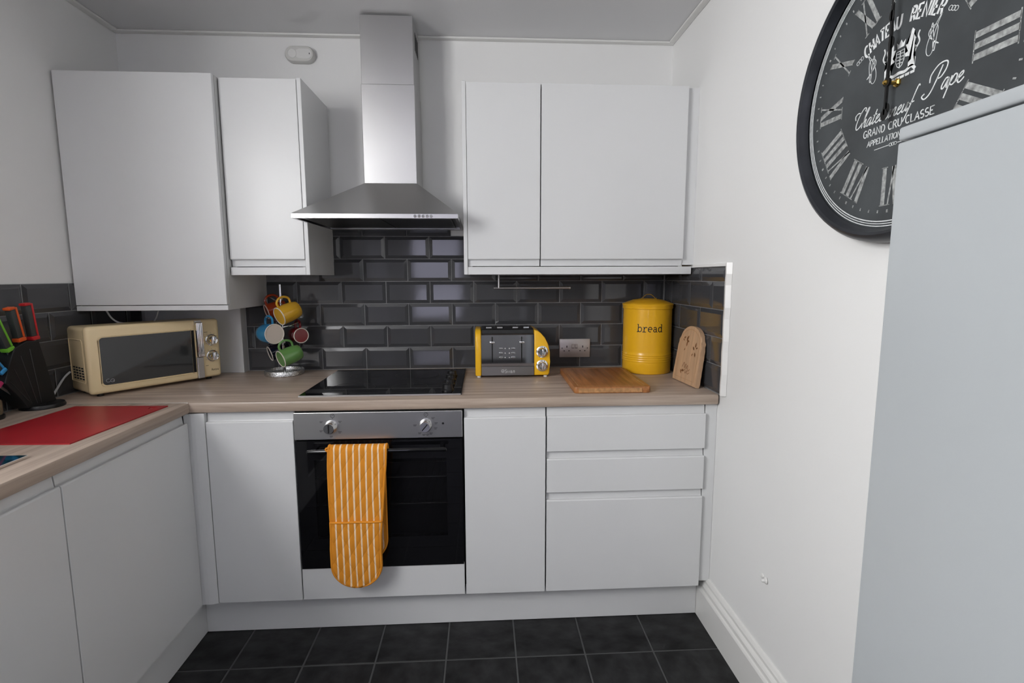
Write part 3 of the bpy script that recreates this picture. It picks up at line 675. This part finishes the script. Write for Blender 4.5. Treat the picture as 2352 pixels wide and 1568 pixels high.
# ================================================================== SMALL FIXTURES
# carbon monoxide alarm
t = thing('carbon_monoxide_alarm', 'small white oblong alarm fixed high on the wall above the cabinets', 'alarm', (.4275, YB, 2.299))
def stadium(cx_, cz_, w_, h_, n=12):
    r = h_/2; return arc(cx_+w_/2-r, cz_, r, -90, 90, n)+arc(cx_-w_/2+r, cz_, r, 90, 270, n)
b = NB()
rings = [([b.verts.new((x, y, z)) for x, z in stadium(.4275, 2.299, w_, h_)]) for w_, h_, y in ((.124, .066, YB-.0005), (.126, .068, YB-.012), (.124, .066, YB-.024), (.117, .059, YB-.030))]
for a, c in zip(rings, rings[1:]):
    for i in range(len(a)): b.faces.new((a[i], a[(i+1) % len(a)], c[(i+1) % len(a)], c[i]))
b.faces.new(rings[0][::-1]); b.faces.new(rings[-1]); bd = obj('body', b, 'alarm_plastic', t, smooth=True)
obj('test_button', lathe(NB(), [(.020, 0), (.020, .0015), (.0185, .0025), (.017, .0010), (0, .0018)], 32, axis_mtx((.398, YB-.030, 2.300), (0, -1, 0))), 'white_plastic', t, smooth=True)
b = NB(); prism(b, stadium(.446, 2.299, .070, .040), 'y', YB-.0308, YB-.0300); obj('face_plate', b, 'white_plastic', t)
bx('indicator_light', 'ink', t, .4700, .4730, YB-.0315, YB-.0305, 2.2965, 2.3025)
# socket
t = thing('wall_socket', 'brushed steel double socket on the grey tiles beside the toaster', 'socket', (1.645, -.004, .958))
pl = bx('plate', 'socket_plate', t, 1.5715, 1.7185, -.0125, -.0045, .9590, 1.0470, .002, 2, True)
for cx_ in (1.611, 1.679):
    sg = 1 if cx_ < 1.64 else -1
    for dx0, dx1, dz0, dz1 in ((-.002, .002, 1.005, 1.015), (-.0155, -.0095, .988, .992), (.0075, .0135, .988, .992)): bx('pin_slot', 'void', t, cx_+dx0-sg*.004, cx_+dx1-sg*.004, -.0130, -.0120, dz0, dz1)
for x_ in (1.6365, 1.6520): bx('switch', 'socket_plate', t, x_-.0065, x_+.0065, -.0155, -.0126, 1.0045, 1.0225, .0015); bx('switch_gap', 'ink', t, x_-.0065, x_+.0065, -.0129, -.0124, 1.0020, 1.0044)
for x_ in (1.5840, 1.7060): obj('screw', lathe(NB(), [(.0028, 0), (.0028, .0006), (0, .0012)], 12, axis_mtx((x_, -.0125, 1.003), (0, -1, 0))), 'steel_dark', t)
# kitchen roll rail under the wide wall cabinet
ry = -.17
t = thing('kitchen_roll_rail', 'thin steel kitchen roll rail hanging empty under the wide wall cabinet', 'rail', (1.279, ry, 1.2925))
b = NB(); tube(b, [(1.279, ry, 1.353), (1.279, ry, 1.294)], .0048, 10); obj('post', b, 'steel', t, smooth=True)
b = NB(); tube(b, [(1.257, ry, 1.2925), (1.590, ry, 1.2925)], .0048, 10); bar_ = obj('bar', b, 'steel', t, smooth=True)
obj('end_stop', lathe(NB(), [(.0065, 0), (.0065, .006), (0, .007)], 14, axis_mtx((1.588, ry, 1.2925), (1, 0, 0))), 'steel', t, smooth=True)
# old wall plug stub
b = NB(); lathe(b, [(.011, 0), (.010, .004), (.006, .007), (.005, .014), (.003, .016), (0, .016)], 10, axis_mtx((XR, -.985, .405), (-1, .25, -.1)))
lathe(b, [(.008, 0), (.007, .004), (.003, .006), (0, .007)], 8, axis_mtx((XR, -.962, .407), (-1, 0, 0)))
tag(obj('wall_plug', b, 'white_plastic'), 'broken white wall plug stub low on the wall below the clock', 'wall plug')

# ================================================================== MICROWAVE
MWW, MWH, MWD = .468, .246, .190
t = thing('microwave', 'cream retro microwave with chrome handle and two chrome dials', 'microwave', (-.198, -.540, WT), (0, 0, math.radians(54.0)))
def mbox(name, mt, par, *a, **k):
    bev = k.get('bev', 0); o = obj(name, box(NB(), *a, bev, k.get('seg', 1)), mt, par, local=True, smooth=k.get('smooth', False)); return o
zb = .012
body = mbox('body', 'cream', t, .004, MWW-.002, .018, MWD, zb, zb+MWH-.004, bev=.014, seg=4, smooth=True)
fr = mbox('front_frame', 'cream', t, 0, MWW, 0, .030, zb-.001, zb+MWH, bev=.013, seg=4, smooth=True)
# door window: wide, rounded on the hinge side
wn = []
wn += arc(.040+.012, zb+.030+.012, .012, 180, 270, 5) + [(.352, zb+.030), (.352, zb+.204)] + arc(.040+.012, zb+.204-.012, .012, 90, 180, 5)
obj('window_glass', prism(NB(), wn, 'y', -.0016, .004, .0008), 'micro_glass', t, local=True)
b = NB(); out = [(x+(-.004 if x < .2 else 0), z+(.004 if z > .12 else -.004)) for x, z in wn]
tube(b, [(x, -.0005, z) for x, z in out], .0022, 6, True); obj('window_bezel', b, 'cream', t, local=True, smooth=True)
mbox('shadow_gap', 'void', t, .3525, .3640, -.0012, .003, zb+.030, zb+.204)
hd = mbox('handle', 'chrome', t, .366, .392, -.022, -.006, zb+.092, zb+.238, bev=.005, seg=3, smooth=True)
for i in range(4): mbox('handle_rib', 'chrome', hd, .3685+i*.0058, .3718+i*.0058, -.0255, -.021, zb+.094, zb+.236, bev=.001)
mbox('handle_mount', 'steel', t, .367, .391, -.007, .004, zb+.225, zb+.2425); mbox('lower_handle', 'steel', t, .366, .392, -.010, .003, zb+.002, zb+.091, bev=.002)
for z_ in (zb+.158, zb+.090):
    mm = axis_mtx((.430, -.0005, z_), (0, -1, 0))
    kb = obj('dial', lathe(NB(), [(.024, 0), (.024, .004), (.0205, .006), (.0185, .020), (.0165, .0235), (0, .022)], 32, mm), 'chrome', t, local=True, smooth=True)
    mbox('dial_grip', 'chrome', kb, .4265, .4335, -.030, -.021, z_-.017, z_+.017, bev=.002, seg=2, smooth=True)
    b = NB(); fm = lambda u, v, h: (u, -.0004-h, v)
    for a in range(-120, 121, 30): c, s = math.cos(math.radians(a)), math.sin(math.radians(a)); ribbon(b, [(.430+.0275*s, z_+.0275*c), (.430+.0305*s, z_+.0305*c)], .0012, fm, .0003)
    obj('dial_marks', b, 'ink', t, local=True)
b = NB(); s_ = 'Retro'; G.setdefault('R', G['R']); text(b, s_, .424, zb+.026, .0085, .0012, fm, .0003, th=.0003); ribbon(b, [(.404, zb+.192), (.418, zb+.192)], .0016, fm, .0003); ribbon(b, [(.402, zb+.050), (.413, zb+.050)], .0014, fm, .0003)
obj('lettering', b, 'ink', t, local=True)
b = NB(); fg = lambda u, v, h: (u, -.0017-h, v); ribbon(b, arc(.056, zb+.046, .0065, 60, 330, 14, .006), .0014, fg, .0003); ribbon(b, arc(.069, zb+.045, .0060, 90, 450, 14, .0055), .0014, fg, .0003); ribbon(b, [(.069, zb+.045), (.075, zb+.040)], .0012, fg, .0003)
obj('logo', b, 'logo_grey', t, local=True)
b = NB(); q = [(.0035, .045, zb+.045), (.0035, .045, zb+.185), (.0035, .052, zb+.196), (.0035, MWD-.02, zb+.196), (.0035, MWD-.02, zb+.040), (.0035, .052, zb+.038)]
tube(b, [(x+.0008, y, z) for x, y, z in q], .0025, 6, True); obj('side_panel_ridge', b, 'cream_panel', t, local=True, smooth=True)
for i in range(4):
    for j in range(5): obj('vent_slot', prism(NB(), [(.062+i*.026+.008*k[0]+.0008*j, zb+.052+j*.010+.0026*k[1]) for k in ((-1, -.6), (-.6, -1), (.6, -1), (1, -.6), (1, .6), (.6, 1), (-.6, 1), (-1, .6))], 'x', .0026, .0042), 'void', t, local=True)
for x_ in (.04, MWW-.04):
    for y_ in (.035, MWD-.03): obj('foot', lathe(NB(), [(.012, 0), (.010, .002), (.010, zb+.001)], 12, Matrix.Translation((x_, y_, 0))), 'black_plastic', t, local=True)
# cables
b = NB(); tube(b, bez([(-.326, -.455, .995), (-.330, -.480, .978), (-.330, -.515, .946), (-.326, -.545, .920), (-.318, -.556, .9135)], 6), .0036, 8)
tag(obj('power_cord', b, 'cable_white', smooth=True), 'white power cord between the microwave and the knife block', 'cord')
for pts, lb in (([(-.285, -.30, 1.2175), (-.268, -.30, 1.185), (-.245, -.295, 1.165), (-.215, -.29, 1.160)], 'white cable drooping behind the microwave nearer the wall tiles'),
                ([(-.130, -.22, 1.2175), (-.140, -.22, 1.185), (-.155, -.22, 1.160), (-.158, -.22, 1.1600)], 'white cable hanging behind the middle of the microwave')):
    b = NB(); tube(b, bez(pts, 6), .0034, 8); tag(obj('hanging_cable', b, 'cable_white', smooth=True), lb, 'cable')

# ================================================================== KNIFE BLOCK AND KNIVES
kx0, kx1 = -.322, -.268
t = thing('knife_block', 'black fan-shaped knife block on a round base', 'knife block', (-.279, -.645, WT))
obj('base', lathe(NB(), [(.0605, 0), (.0615, .006), (.058, .013), (0, .013)], 40, Matrix.Translation((-.279, -.645, WT))), 'black_plastic', t, smooth=True)
FAN = [(-.600, .922), (-.622, 1.030), (-.643, 1.136), (-.690, 1.138), (-.735, 1.122), (-.764, 1.062), (-.782, 1.018), (-.740, .965), (-.712, .922)]
obj('body', prism(NB(), FAN, 'x', kx0, kx1, .003, 2), 'black_matte', t)
for (ya, za), (yb, zb_) in (((-.683, 1.112), (-.662, .928)), ((-.718, 1.094), (-.678, .930)), ((-.747, 1.058), (-.698, .934)), ((-.765, 1.020), (-.708, .945))):
    b = NB(); tube(b, [(kx1+.0002, ya, za), (kx1+.0002, yb, zb_)], .0011, 6); obj('seam_line', b, 'steel_dark', t)
def knife(cl, label, y, z, ang, L_=.12, w_=.024, x_=-.283, blade=.10):
    """ang: lean from vertical towards -y (radians)"""
    tt = thing('kitchen_knife', label, 'knife', (x_, y, z), (ang, 0, 0), 'knives in the fan block')
    # local z along the handle, -y towards the camera side
    def kb(n, m_, *a, bev=.002): obj(n, box(NB(), *a, bev, 2), m_, tt, local=True, smooth=True)
    kb('collar', cl, -.0125, .0125, -w_/2-.002, w_/2+.002, .001, .014, bev=.003)
    kb('grip', 'knife_grey', -.0100, .0100, -w_/2, w_/2-.006, .0142, L_-.006)
    kb('spine', cl, -.0110, .0110, w_/2-.0058, w_/2+.001, .0142, L_)
    kb('butt_cap', cl, -.0110, .0110, -w_/2-.004, w_/2-.006, L_-.0058, L_+.003)
    obj('blade', prism(NB(), [(-w_/2+.004, .0008), (w_/2-.004, .0008), (w_/2-.004, -blade+.02), (-w_/2+.006, -blade)], 'x', -.0008, .0008), 'steel', tt, local=True)
knife('k_red', 'knife with a red and grey handle, upright at the tall end of the knife block', -.646, 1.137, .10, .122)
knife('k_orange', 'knife with an orange and grey handle in the knife block', -.697, 1.138, .18, .112)
knife('k_green', 'knife with a bright green and grey handle in the knife block', -.741, 1.113, .36, .115, blade=.08)
knife('k_blue', 'knife with a light blue handle leaning low in the knife block', -.772, 1.050, .62, .10, .020, blade=.06)
knife('k_pink', 'knife with a pink handle in the lowest slot of the knife block', -.787, 1.012, .80, .07, .016, blade=.05)
# teal board tucked behind the knives
b = NB(); prism(b, [(-.735, .9235), (-.815, .9235), (-.815, 1.215), (-.800, 1.226), (-.752, 1.228), (-.742, 1.215)], 'x', -.338, -.331, .0015)
o = tag(obj('plastic_board', b, 'k_teal'), 'teal plastic board standing between the wall tiles and the knife block', 'chopping board'); 
for v in o.data.vertices: v.co.z -= 0
o.location.z -= .0135
# little jar beside the block
t = thing('storage_jar', 'small brown jar with a dark foot beside the knife block', 'jar', (-.300, -.806, WT))
obj('foot', lathe(NB(), [(.030, 0), (.032, .004), (.032, .012), (.028, .014), (0, .014)], 24, Matrix.Translation((-.300, -.806, WT))), 'black_plastic', t, smooth=True)
obj('body', lathe(NB(), [(.026, .0142), (.028, .02), (.028, .055), (.022, .062), (.018, .066), (0, .066)], 24, Matrix.Translation((-.300, -.806, WT))), 'clay_jar', t, smooth=True)

# ================================================================== RED MAT, TEAL GLASS BOARD
b = NB()
def rrect(x0, x1, y0, y1, r, n=5):
    return arc(x1-r, y1-r, r, 0, 90, n)+arc(x0+r, y1-r, r, 90, 180, n)+arc(x0+r, y0+r, r, 180, 270, n)+arc(x1-r, y0+r, r, 270, 360, n)
outer = [(-.164, -.660), (.146, -.6725), (.130, -1.070), (-.180, -1.058)]
hole = [(.098, -.690), (.126, -.692), (.106, -.716)]
vo = [b.verts.new((x, y, WT+.0035)) for x, y in outer]; vh = [b.verts.new((x, y, WT+.0035)) for x, y in hole]
eo = [b.edges.new((vo[i], vo[(i+1) % 4])) for i in range(4)]; eh = [b.edges.new((vh[i], vh[(i+1) % 3])) for i in range(3)]
bmesh.ops.triangle_fill(b, use_beauty=True, edges=eo+eh)
rg = bmesh.ops.extrude_face_region(b, geom=b.faces[:])
for v in rg['geom']:
    if isinstance(v, bmesh.types.BMVert): v.co.z = WT+.0003
tag(obj('chopping_mat', b, 'red_mat'), 'red plastic chopping mat with a small hanging hole on the worktop', 'chopping mat')
t = thing('glass_board', 'dark teal glass board with a bright metal edge on the worktop', 'glass board', (-.05, -1.37, WT))
bx('glass', 'teal_glass', t, -.200, .104, -1.575, -1.166, WT+.0003, WT+.0065, .001); bx('metal_edge', 'chrome', t, .1045, .1085, -1.575, -1.168, WT+.0003, WT+.0070, .0006)

# ================================================================== MUG TREE AND MUGS
tx, ty = .320, -.103
t = thing('mug_tree', 'chrome mug tree on a round hammered base', 'mug tree', (tx, ty, WT))
obj('base', lathe(NB(), [(.080, 0), (.084, .004), (.084, .020), (.081, .024), (.072, .024), (.069, .012), (0, .010)], 48, Matrix.Translation((tx, ty, WT))), 'steel_base', t, smooth=True)
b = NB(); tube(b, [(tx, ty, WT+.008), (tx, ty, 1.311)], .0060, 14); obj('post', b, 'chrome', t, smooth=True)
MUGS = [  # material, interior, label, mouth centre, mouth direction, radius, length
 ('mug_yellow', 'mug_yellow', 'yellow mug hanging at the top of the mug tree', (.347, -.200, 1.177), (-.64, -.74, -.34), .0395, .090),
 ('mug_green', 'mug_green', 'green mug hanging low on the mug tree', (.342, -.200, .994), (-.68, -.70, -.28), .0370, .090),
 ('mug_blue', 'mug_cream', 'blue mug with a cream inside hanging in the middle of the tree', (.328, -.210, 1.104), (.76, -.65, .02), .0425, .092),
 ('mug_red', 'mug_red', 'dark red mug hanging behind on the mug tree', (.407, -.120, 1.086), (.66, -.74, -.02), .0335, .078),
 ('mug_orange', 'mug_orange', 'orange-red mug hanging at the back of the mug tree', (.252, -.092, 1.190), (-.80, -.55, -.28), .0330, .084),
 ('mug_navy', 'mug_navy', 'dark navy mug with a pale rim hanging low on the tree', (.256, -.095, 1.003), (-.78, -.55, -.26), .0335, .084)]
for mo, mi, lb, c, d, r_, ln in MUGS:
    d = Vector(d).normalized(); mm = axis_mtx(c, d)            # local z: out of the mouth; local x: up
    base = mm @ Matrix.Translation((0, 0, -ln))
    g = thing('mug', lb, 'mug', (0, 0, 0), group='mugs on the mug tree'); g.matrix_basis = base
    obj('body', lathe(NB(), [(0, 0), (r_*.80, 0), (r_*.88, .003), (r_*.97, ln*.25), (r_*1.02, ln*.55), (r_, ln-.0015)], 36), mo, g, local=True, smooth=True)
    obj('inside', lathe(NB(), [(r_-.0032, ln-.0010), (r_-.004, ln*.5), (r_*.8, .010), (0, .006)], 36), mi, g, local=True, smooth=True)
    obj('rim', lathe(NB(), [(r_+.0002, ln-.0024), (r_+.0004, ln), (r_-.0014, ln+.0014), (r_-.0034, ln), (r_-.0034, ln-.0016)], 36, cap=False), 'mug_rim', g, local=True, smooth=True)
    b = NB(); hp = bez([(r_*.93, 0, ln*.86), (r_+.016, 0, ln*.88), (r_+.030, 0, ln*.72), (r_+.031, 0, ln*.46), (r_+.018, 0, ln*.25), (r_*.93, 0, ln*.24)], 5)
    tube(b, hp, .0050, 8); obj('handle', b, mo, g, local=True, smooth=True)
    hpos = base @ Vector((r_+.022, 0, ln*.56))
    p0 = Vector((tx, ty, hpos.z-.020)); dd = (hpos-p0); dd.z = 0; dd = dd.normalized() if dd.length > 1e-4 else Vector((1, 0, 0))
    b = NB(); tube(b, bez([p0+dd*.003, p0+(hpos-p0)*.55+Vector((0, 0, -.004)), hpos, hpos+dd*.012+Vector((0, 0, .006))], 5), .0028, 8)
    ar = obj('arm', b, 'chrome', t, smooth=True)

# ================================================================== TOASTER
t = thing('toaster', 'yellow and chrome four-slice toaster beside the hob', 'toaster', (1.336, -.145, WT))
ty0, ty1, tb = -.250, -.045, WT+.009
def side_prof(x0):   # front/back profile in y,z
    return [(ty0+.004, tb), (ty0, tb+.012), (ty0, tb+.150), (ty0+.006, tb+.176), (ty0+.020, tb+.192), (ty0+.045, tb+.199), (ty1-.045, tb+.199), (ty1-.020, tb+.192), (ty1-.006, tb+.176), (ty1, tb+.150), (ty1, tb+.012), (ty1-.004, tb)]
obj('end_panel', prism(NB(), side_prof(0), 'x', 1.1745, 1.2005, .006, 3), 'yellow_gloss', t, smooth=True)
# control end: curved outline in x,z
ce = [(1.4275, tb), (1.487, tb), (1.494, tb+.008), (1.4965, tb+.060), (1.4960, tb+.100), (1.4880, tb+.135), (1.4740, tb+.163), (1.4560, tb+.183), (1.4420, tb+.193), (1.4275, tb+.198)]
obj('control_end', prism(NB(), ce, 'y', ty0+.001, ty1-.001, .006, 3), 'yellow_gloss', t, smooth=True)
sb = [(ty0+.006, tb+.002), (ty0+.004, tb+.042), (ty0+.004, tb+.176), (ty0+.010, tb+.181), (ty1-.010, tb+.181), (ty1-.004, tb+.176), (ty1-.004, tb+.002)]
obj('body', prism(NB(), sb, 'x', 1.2008, 1.4272), 'toaster_chrome', t)
bx('lower_band', 'toaster_band', t, 1.2010, 1.4270, ty0-.0005, ty0+.0035, tb+.001, tb+.040, .001)
b = NB(); prism(b, [(ty0+.022, tb+.1812), (ty0+.026, tb+.196), (ty0+.034, tb+.200), (ty1-.034, tb+.200), (ty1-.026, tb+.196), (ty1-.022, tb+.1812)], 'x', 1.2012, 1.4268, .002)
obj('top_panel', b, 'black_plastic', t)
for x_ in (1.220, 1.2675, 1.335, 1.3825):
    bx('bread_slot', 'void', t, x_-.004, x_+.030, ty0+.045, ty1-.045, tb+.1995, tb+.2012); bx('slot_guide', 'chrome', t, x_+.002, x_+.026, ty0+.046, ty0+.050, tb+.2005, tb+.2065)
for x_ in (1.2475, 1.3735):
    bx('lever_slot', 'void', t, x_-.0022, x_+.0022, ty0+.0025, ty0+.0045, tb+.058, tb+.168)
    b = NB(); box(b, x_-.0035, x_+.0035, ty0-.012, ty0+.0024, tb+.143, tb+.150, .001); box(b, x_-.0105, x_+.0105, ty0-.018, ty0-.011, tb+.142, tb+.151, .003, 2); obj('lever', b, 'chrome', t, smooth=True)
for x_ in (1.2855, 1.3375):
    for z_ in (tb+.118, tb+.098, tb+.079):
        obj('push_button', lathe(NB(), [(.0095, 0), (.0095, .004), (.0080, .006), (0, .0062)], 20, axis_mtx((x_, ty0+.0042, z_), (0, -1, 0)) @ Matrix.Scale(.55, 4, (1, 0, 0))), 'chrome', t, smooth=True)
    for z_ in (tb+.118, tb+.098, tb+.079): obj('indicator_light', lathe(NB(), [(.0022, 0), (.0022, .0012), (0, .0014)], 10, axis_mtx((x_+(.017 if x_ < 1.3 else -.017), ty0+.0042, z_), (0, -1, 0))), 'white_plastic', t)
for z_ in (tb+.103, tb+.043):
    mm = axis_mtx((1.4615, ty0+.001, z_), (0, -1, 0))
    kb = obj('dial', lathe(NB(), [(.0255, 0), (.0255, .004), (.022, .006), (.0185, .007), (.017, .020), (.0145, .023), (0, .022)], 32, mm), 'chrome', t, smooth=True)
    bx('dial_grip', 'chrome', kb, 1.4585, 1.4645, ty0-.030, ty0-.019, z_-.0145, z_+.0145, .002, 2, True)
b = NB(); ft_ = lambda u, v, h: (u, ty0-.0006-h, v)
text(b, 'Swan', 1.300, tb+.013, .0150, .0016, ft_, .0008, .12, .95, th=.0004); ribbon(b, arc(1.292, tb+.021, .0062, 0, 360, 16), .0012, ft_, .0004); ribbon(b, [(q.x, q.y) for q in bez([(1.289, tb+.018, 0), (1.294, tb+.018, 0), (1.292, tb+.022, 0), (1.294, tb+.025, 0)], 4)], .0012, ft_, .0004)
obj('lettering', b, 'chalk', t)
for x_ in (1.190, 1.478):
    for y_ in (ty0+.02, ty1-.02): obj('foot', lathe(NB(), [(.008, WT), (.008, tb+.001)], 12, Matrix.Translation((x_, y_, 0))), 'white_plastic', t)

# ================================================================== BREAD BIN
bxc, byc, br = 1.957, -.124, .1075
t = thing('bread_bin', 'round yellow enamel bread bin with a lid', 'bread bin', (bxc, byc, WT))
pr = [(0, .0005), (br-.003, .0005), (br-.001, .002), (br, .004), (br, .052)]
for k in range(4): z_ = .056+k*.0095; pr += [(br, z_-.0035), (br+.0016, z_-.001), (br+.0016, z_+.001), (br, z_+.0035)]
pr += [(br, .10), (br, .298), (0, .298)]
mm = Matrix.Translation((bxc, byc, WT))
obj('body', lathe(NB(), pr, 64, mm, cap=False), 'yellow_bin', t, smooth=True)
lid = obj('lid', lathe(NB(), [(br+.0015, .288), (br+.0032, .2895), (br+.0032, .302), (br+.0055, .3055), (br+.0058, .3085), (br+.003, .311), (br-.012, .3165), (br-.040, .3265), (br-.075, .332), (0, .334)], 64, mm, cap=False), 'yellow_bin', t, smooth=True)
b = NB(); hz = WT+.333
tube(b, bez([(bxc-.036, byc-.01, hz), (bxc-.030, byc-.01, hz+.002), (bxc-.015, byc-.01, hz+.016), (bxc, byc-.01, hz+.019), (bxc+.015, byc-.01, hz+.016), (bxc+.030, byc-.01, hz+.002), (bxc+.036, byc-.01, hz)], 5), .0028, 8)
obj('lid_handle', b, 'chrome', lid, smooth=True)
b = NB(); a0 = math.radians(-101)
def fb(u, v, h): a = a0+u/br; return (bxc+(br+h)*math.cos(a), byc+(br+h)*math.sin(a), WT+v)
text(b, 'bread', -.056, .190, .0330, .0036, fb, 0, .04, .98, .06, th=.0005); obj('lettering', b, 'ink', t)

# ================================================================== WOODEN BOARDS
t = thing('chopping_board', 'thick bamboo chopping board lying flat beside the bread bin', 'chopping board', (1.69, -.375, WT), (0, 0, math.radians(-.8)))
b = NB(); prism(b, [(x-1.69, y+.375) for x, y in rrect(1.5480, 1.8360, -.576, -.166, .012, 4)], 'z', .0005, .0250, .003, 2); obj('slab', b, 'bamboo', t, local=True, smooth=True)
b = NB(); box(b, -.126, .112, -.2035, -.2005, .004, .020, .001); obj('front_grip', b, 'bamboo_end', t, local=True)
b = NB(); gp = [(x-1.69, y+.375) for x, y in rrect(1.566, 1.818, -.558, -.184, .014, 4)]
ribbon(b, gp+[gp[0]], .004, lambda u, v, h: (u, v, .0250+h), .0002); obj('groove', b, 'bamboo_end', t, local=True)
# loaf-shaped board leaning on the right wall
lw, lh = .205, .232
t = thing('bread_board', 'pale wooden loaf-shaped board leaning against the right wall tiles', 'bread board', (2.0365, -.418, WT+.0005), (0, math.radians(8.0), math.radians(4.0)))
sil = [(-lw/2, 0), (lw/2, 0)]
n_ = 10
sil += [(lw/2*(1-.06*i/n_)+.0012*(i % 2), .160*i/n_) for i in range(1, n_+1)] + arc(0, .160, lw/2*.90, 8, 172, 18, .072) + [(-lw/2*(1-.06*i/n_)-.0012*(i % 2), .160*i/n_) for i in range(n_, 0, -1)]
obj('slab', prism(NB(), sil, 'x', -.020, -.002, .003, 2), 'pale_wood', t, local=True)
fl_ = lambda u, v, h: (-.0201-h, -u, v)
b = NB(); inner = arc(0, .160, lw/2*.78, 0, 180, 18, .058)+[(-lw/2*.80, .018), (lw/2*.80, .018)]; ribbon(b, inner+[inner[0]], .0014, fl_, .0003); obj('border_line', b, 'bamboo_end', t, local=True)
def leaf(bm, u, v, s, a):
    c, q = math.cos(a), math.sin(a); patch(bm, [(u+s*(x*c-y*q), v+s*(x*q+y*c)) for x, y in ((0, 0), (.3, .22), (.65, .2), (1, 0), (.65, -.2), (.3, -.22))], fl_, .0003)
for u, v, s, a in ((-.055, .178, .018, .4), (-.030, .172, .026, .9), (-.030, .172, .024, -.2), (-.022, .168, .022, -1.6), (-.048, .168, .014, 2.6), (.050, .150, .022, 1.4), (.056, .148, .016, .3), (.045, .140, .020, 2.4), (.052, .132, .020, -1.2), (.038, .126, .014, -2.2), (-.038, .128, .012, 1.2), (-.042, .050, .020, -1.0), (-.034, .046, .022, .2)): b = NB(); leaf(b, u, v, s, a); obj('leaf_print', b, 'burnt_print', t, local=True)
b = NB(); ribbon(b, [(q.x, q.y) for q in bez([(-.030, .062, 0), (-.018, .082, 0), (-.010, .060, 0), (-.002, .078, 0), (.004, .058, 0), (.014, .074, 0), (.022, .052, 0), (.034, .062, 0)], 5)], .0022, fl_, .0003)
ribbon(b, [(q.x, q.y) for q in bez([(-.016, .044, 0), (-.006, .056, 0), (.002, .040, 0), (.012, .052, 0), (.022, .040, 0), (.036, .048, 0)], 5)], .0020, fl_, .0003); obj('script_print', b, 'burnt_print', t, local=True)

# ================================================================== OVEN GLOVE over the oven handle
t = thing('oven_glove', 'orange striped double oven glove hanging over the oven handle', 'oven glove', (.765, -.655, .240))
def glove_pt(s, a):
    """s: arc length from the front tip (0) up over the bar and down behind; a in -1..1 across"""
    ztop, zb_ = .7435, .240
    Lf = ztop-zb_; rr = .0165; Lo = PI*rr; Lb = .430
    # half width with rounded ends
    tot = Lf+Lo+Lb; end = .086
    dtip = min(s, tot-s); hw = (.0985 if s < Lf+Lo+.02 else .085) if s > Lf-.05 else .0865+.012*max(0, (s-.2)/(Lf-.25))
    if dtip < end: hw *= math.sqrt(max(0, 1-(1-dtip/end)**2))
    cx_ = .7530+.0145*max(0, min(1, (s-.15)/(Lf-.15)))
    x = cx_+a*hw
    if s <= Lf:
        z = zb_+s; y = -.6715-.008*math.sin(PI*min(1, s/Lf))-.0022*math.sin(6*a+z*22)*(1-s/Lf*.6)-.004*(1-s/Lf)
    elif s <= Lf+Lo:
        q = (s-Lf)/rr; z = ztop+rr*math.sin(q)*.85; y = -.655-rr*math.cos(q)
    else:
        z = ztop-(s-Lf-Lo); y = -.6385; x += .001*min(1, (s-Lf-Lo)/.1)
    return Vector((x, y, z))
TOT = (.7435-.240)+PI*.0165+.430
def sheet(name, s0, s1, ns, na, th, off, mtn, par):
    b = NB(); uvl = b.loops.layers.uv.new('uv'); g = []
    for i in range(ns+1):
        s = s0+(s1-s0)*i/ns
        g.append([(b.verts.new(glove_pt(s, -1+2*j/na)+Vector((0, off, 0))), (.5*(1+(-1+2*j/na)*min(1, .1+1)), s)) for j in range(na+1)])
    for i in range(ns):
        for j in range(na):
            vs = (g[i][j], g[i][j+1], g[i+1][j+1], g[i+1][j])
            try: fc = b.faces.new([v[0] for v in vs])
            except ValueError: continue
            for lp, v in zip(fc.loops, vs):
                lp[uvl].uv = (((glove_pt(v[1][1], 0).x*0+v[0].co.x)-.655)/.196, v[1][1])
    o = obj(name, b, mtn, par, smooth=True)
    md = o.modifiers.new('thickness', 'SOLIDIFY'); md.thickness = th; md.offset = 0
    return o
sheet('pad', .0008, TOT-.0008, 110, 16, .006, 0, 'glove_stripes', t)
sheet('pocket', .0008, .248, 34, 16, .005, -.0062, 'glove_stripes', t)
b = NB(); edge = [glove_pt(.0008+(TOT-.0016)*i/140, -1) for i in range(141)]+[glove_pt(.0008+(TOT-.0016)*i/140, 1) for i in range(140, -1, -1)]
tube(b, edge, .0046, 8, True); obj('binding', b, 'glove_orange', t, smooth=True)
b = NB(); tube(b, [glove_pt(.248, -1+2*j/16)+Vector((0, -.0075, 0)) for j in range(17)], .0042, 8); obj('pocket_binding', b, 'glove_orange', t, smooth=True)
b = NB(); e2 = [glove_pt(.248*(1-i/40)+.0008, -1)+Vector((0, -.0062, 0)) for i in range(41)]+[glove_pt(.248*i/40+.0008, 1)+Vector((0, -.0062, 0)) for i in range(41)]
tube(b, e2, .0038, 8); obj('pocket_binding', b, 'glove_orange', t, smooth=True)
b = NB(); tube(b, bez([(.672, -.672, .752), (.664, -.674, .754), (.661, -.675, .748), (.668, -.674, .742)], 5), .003, 8); obj('hanging_loop', b, 'glove_orange', t, smooth=True)
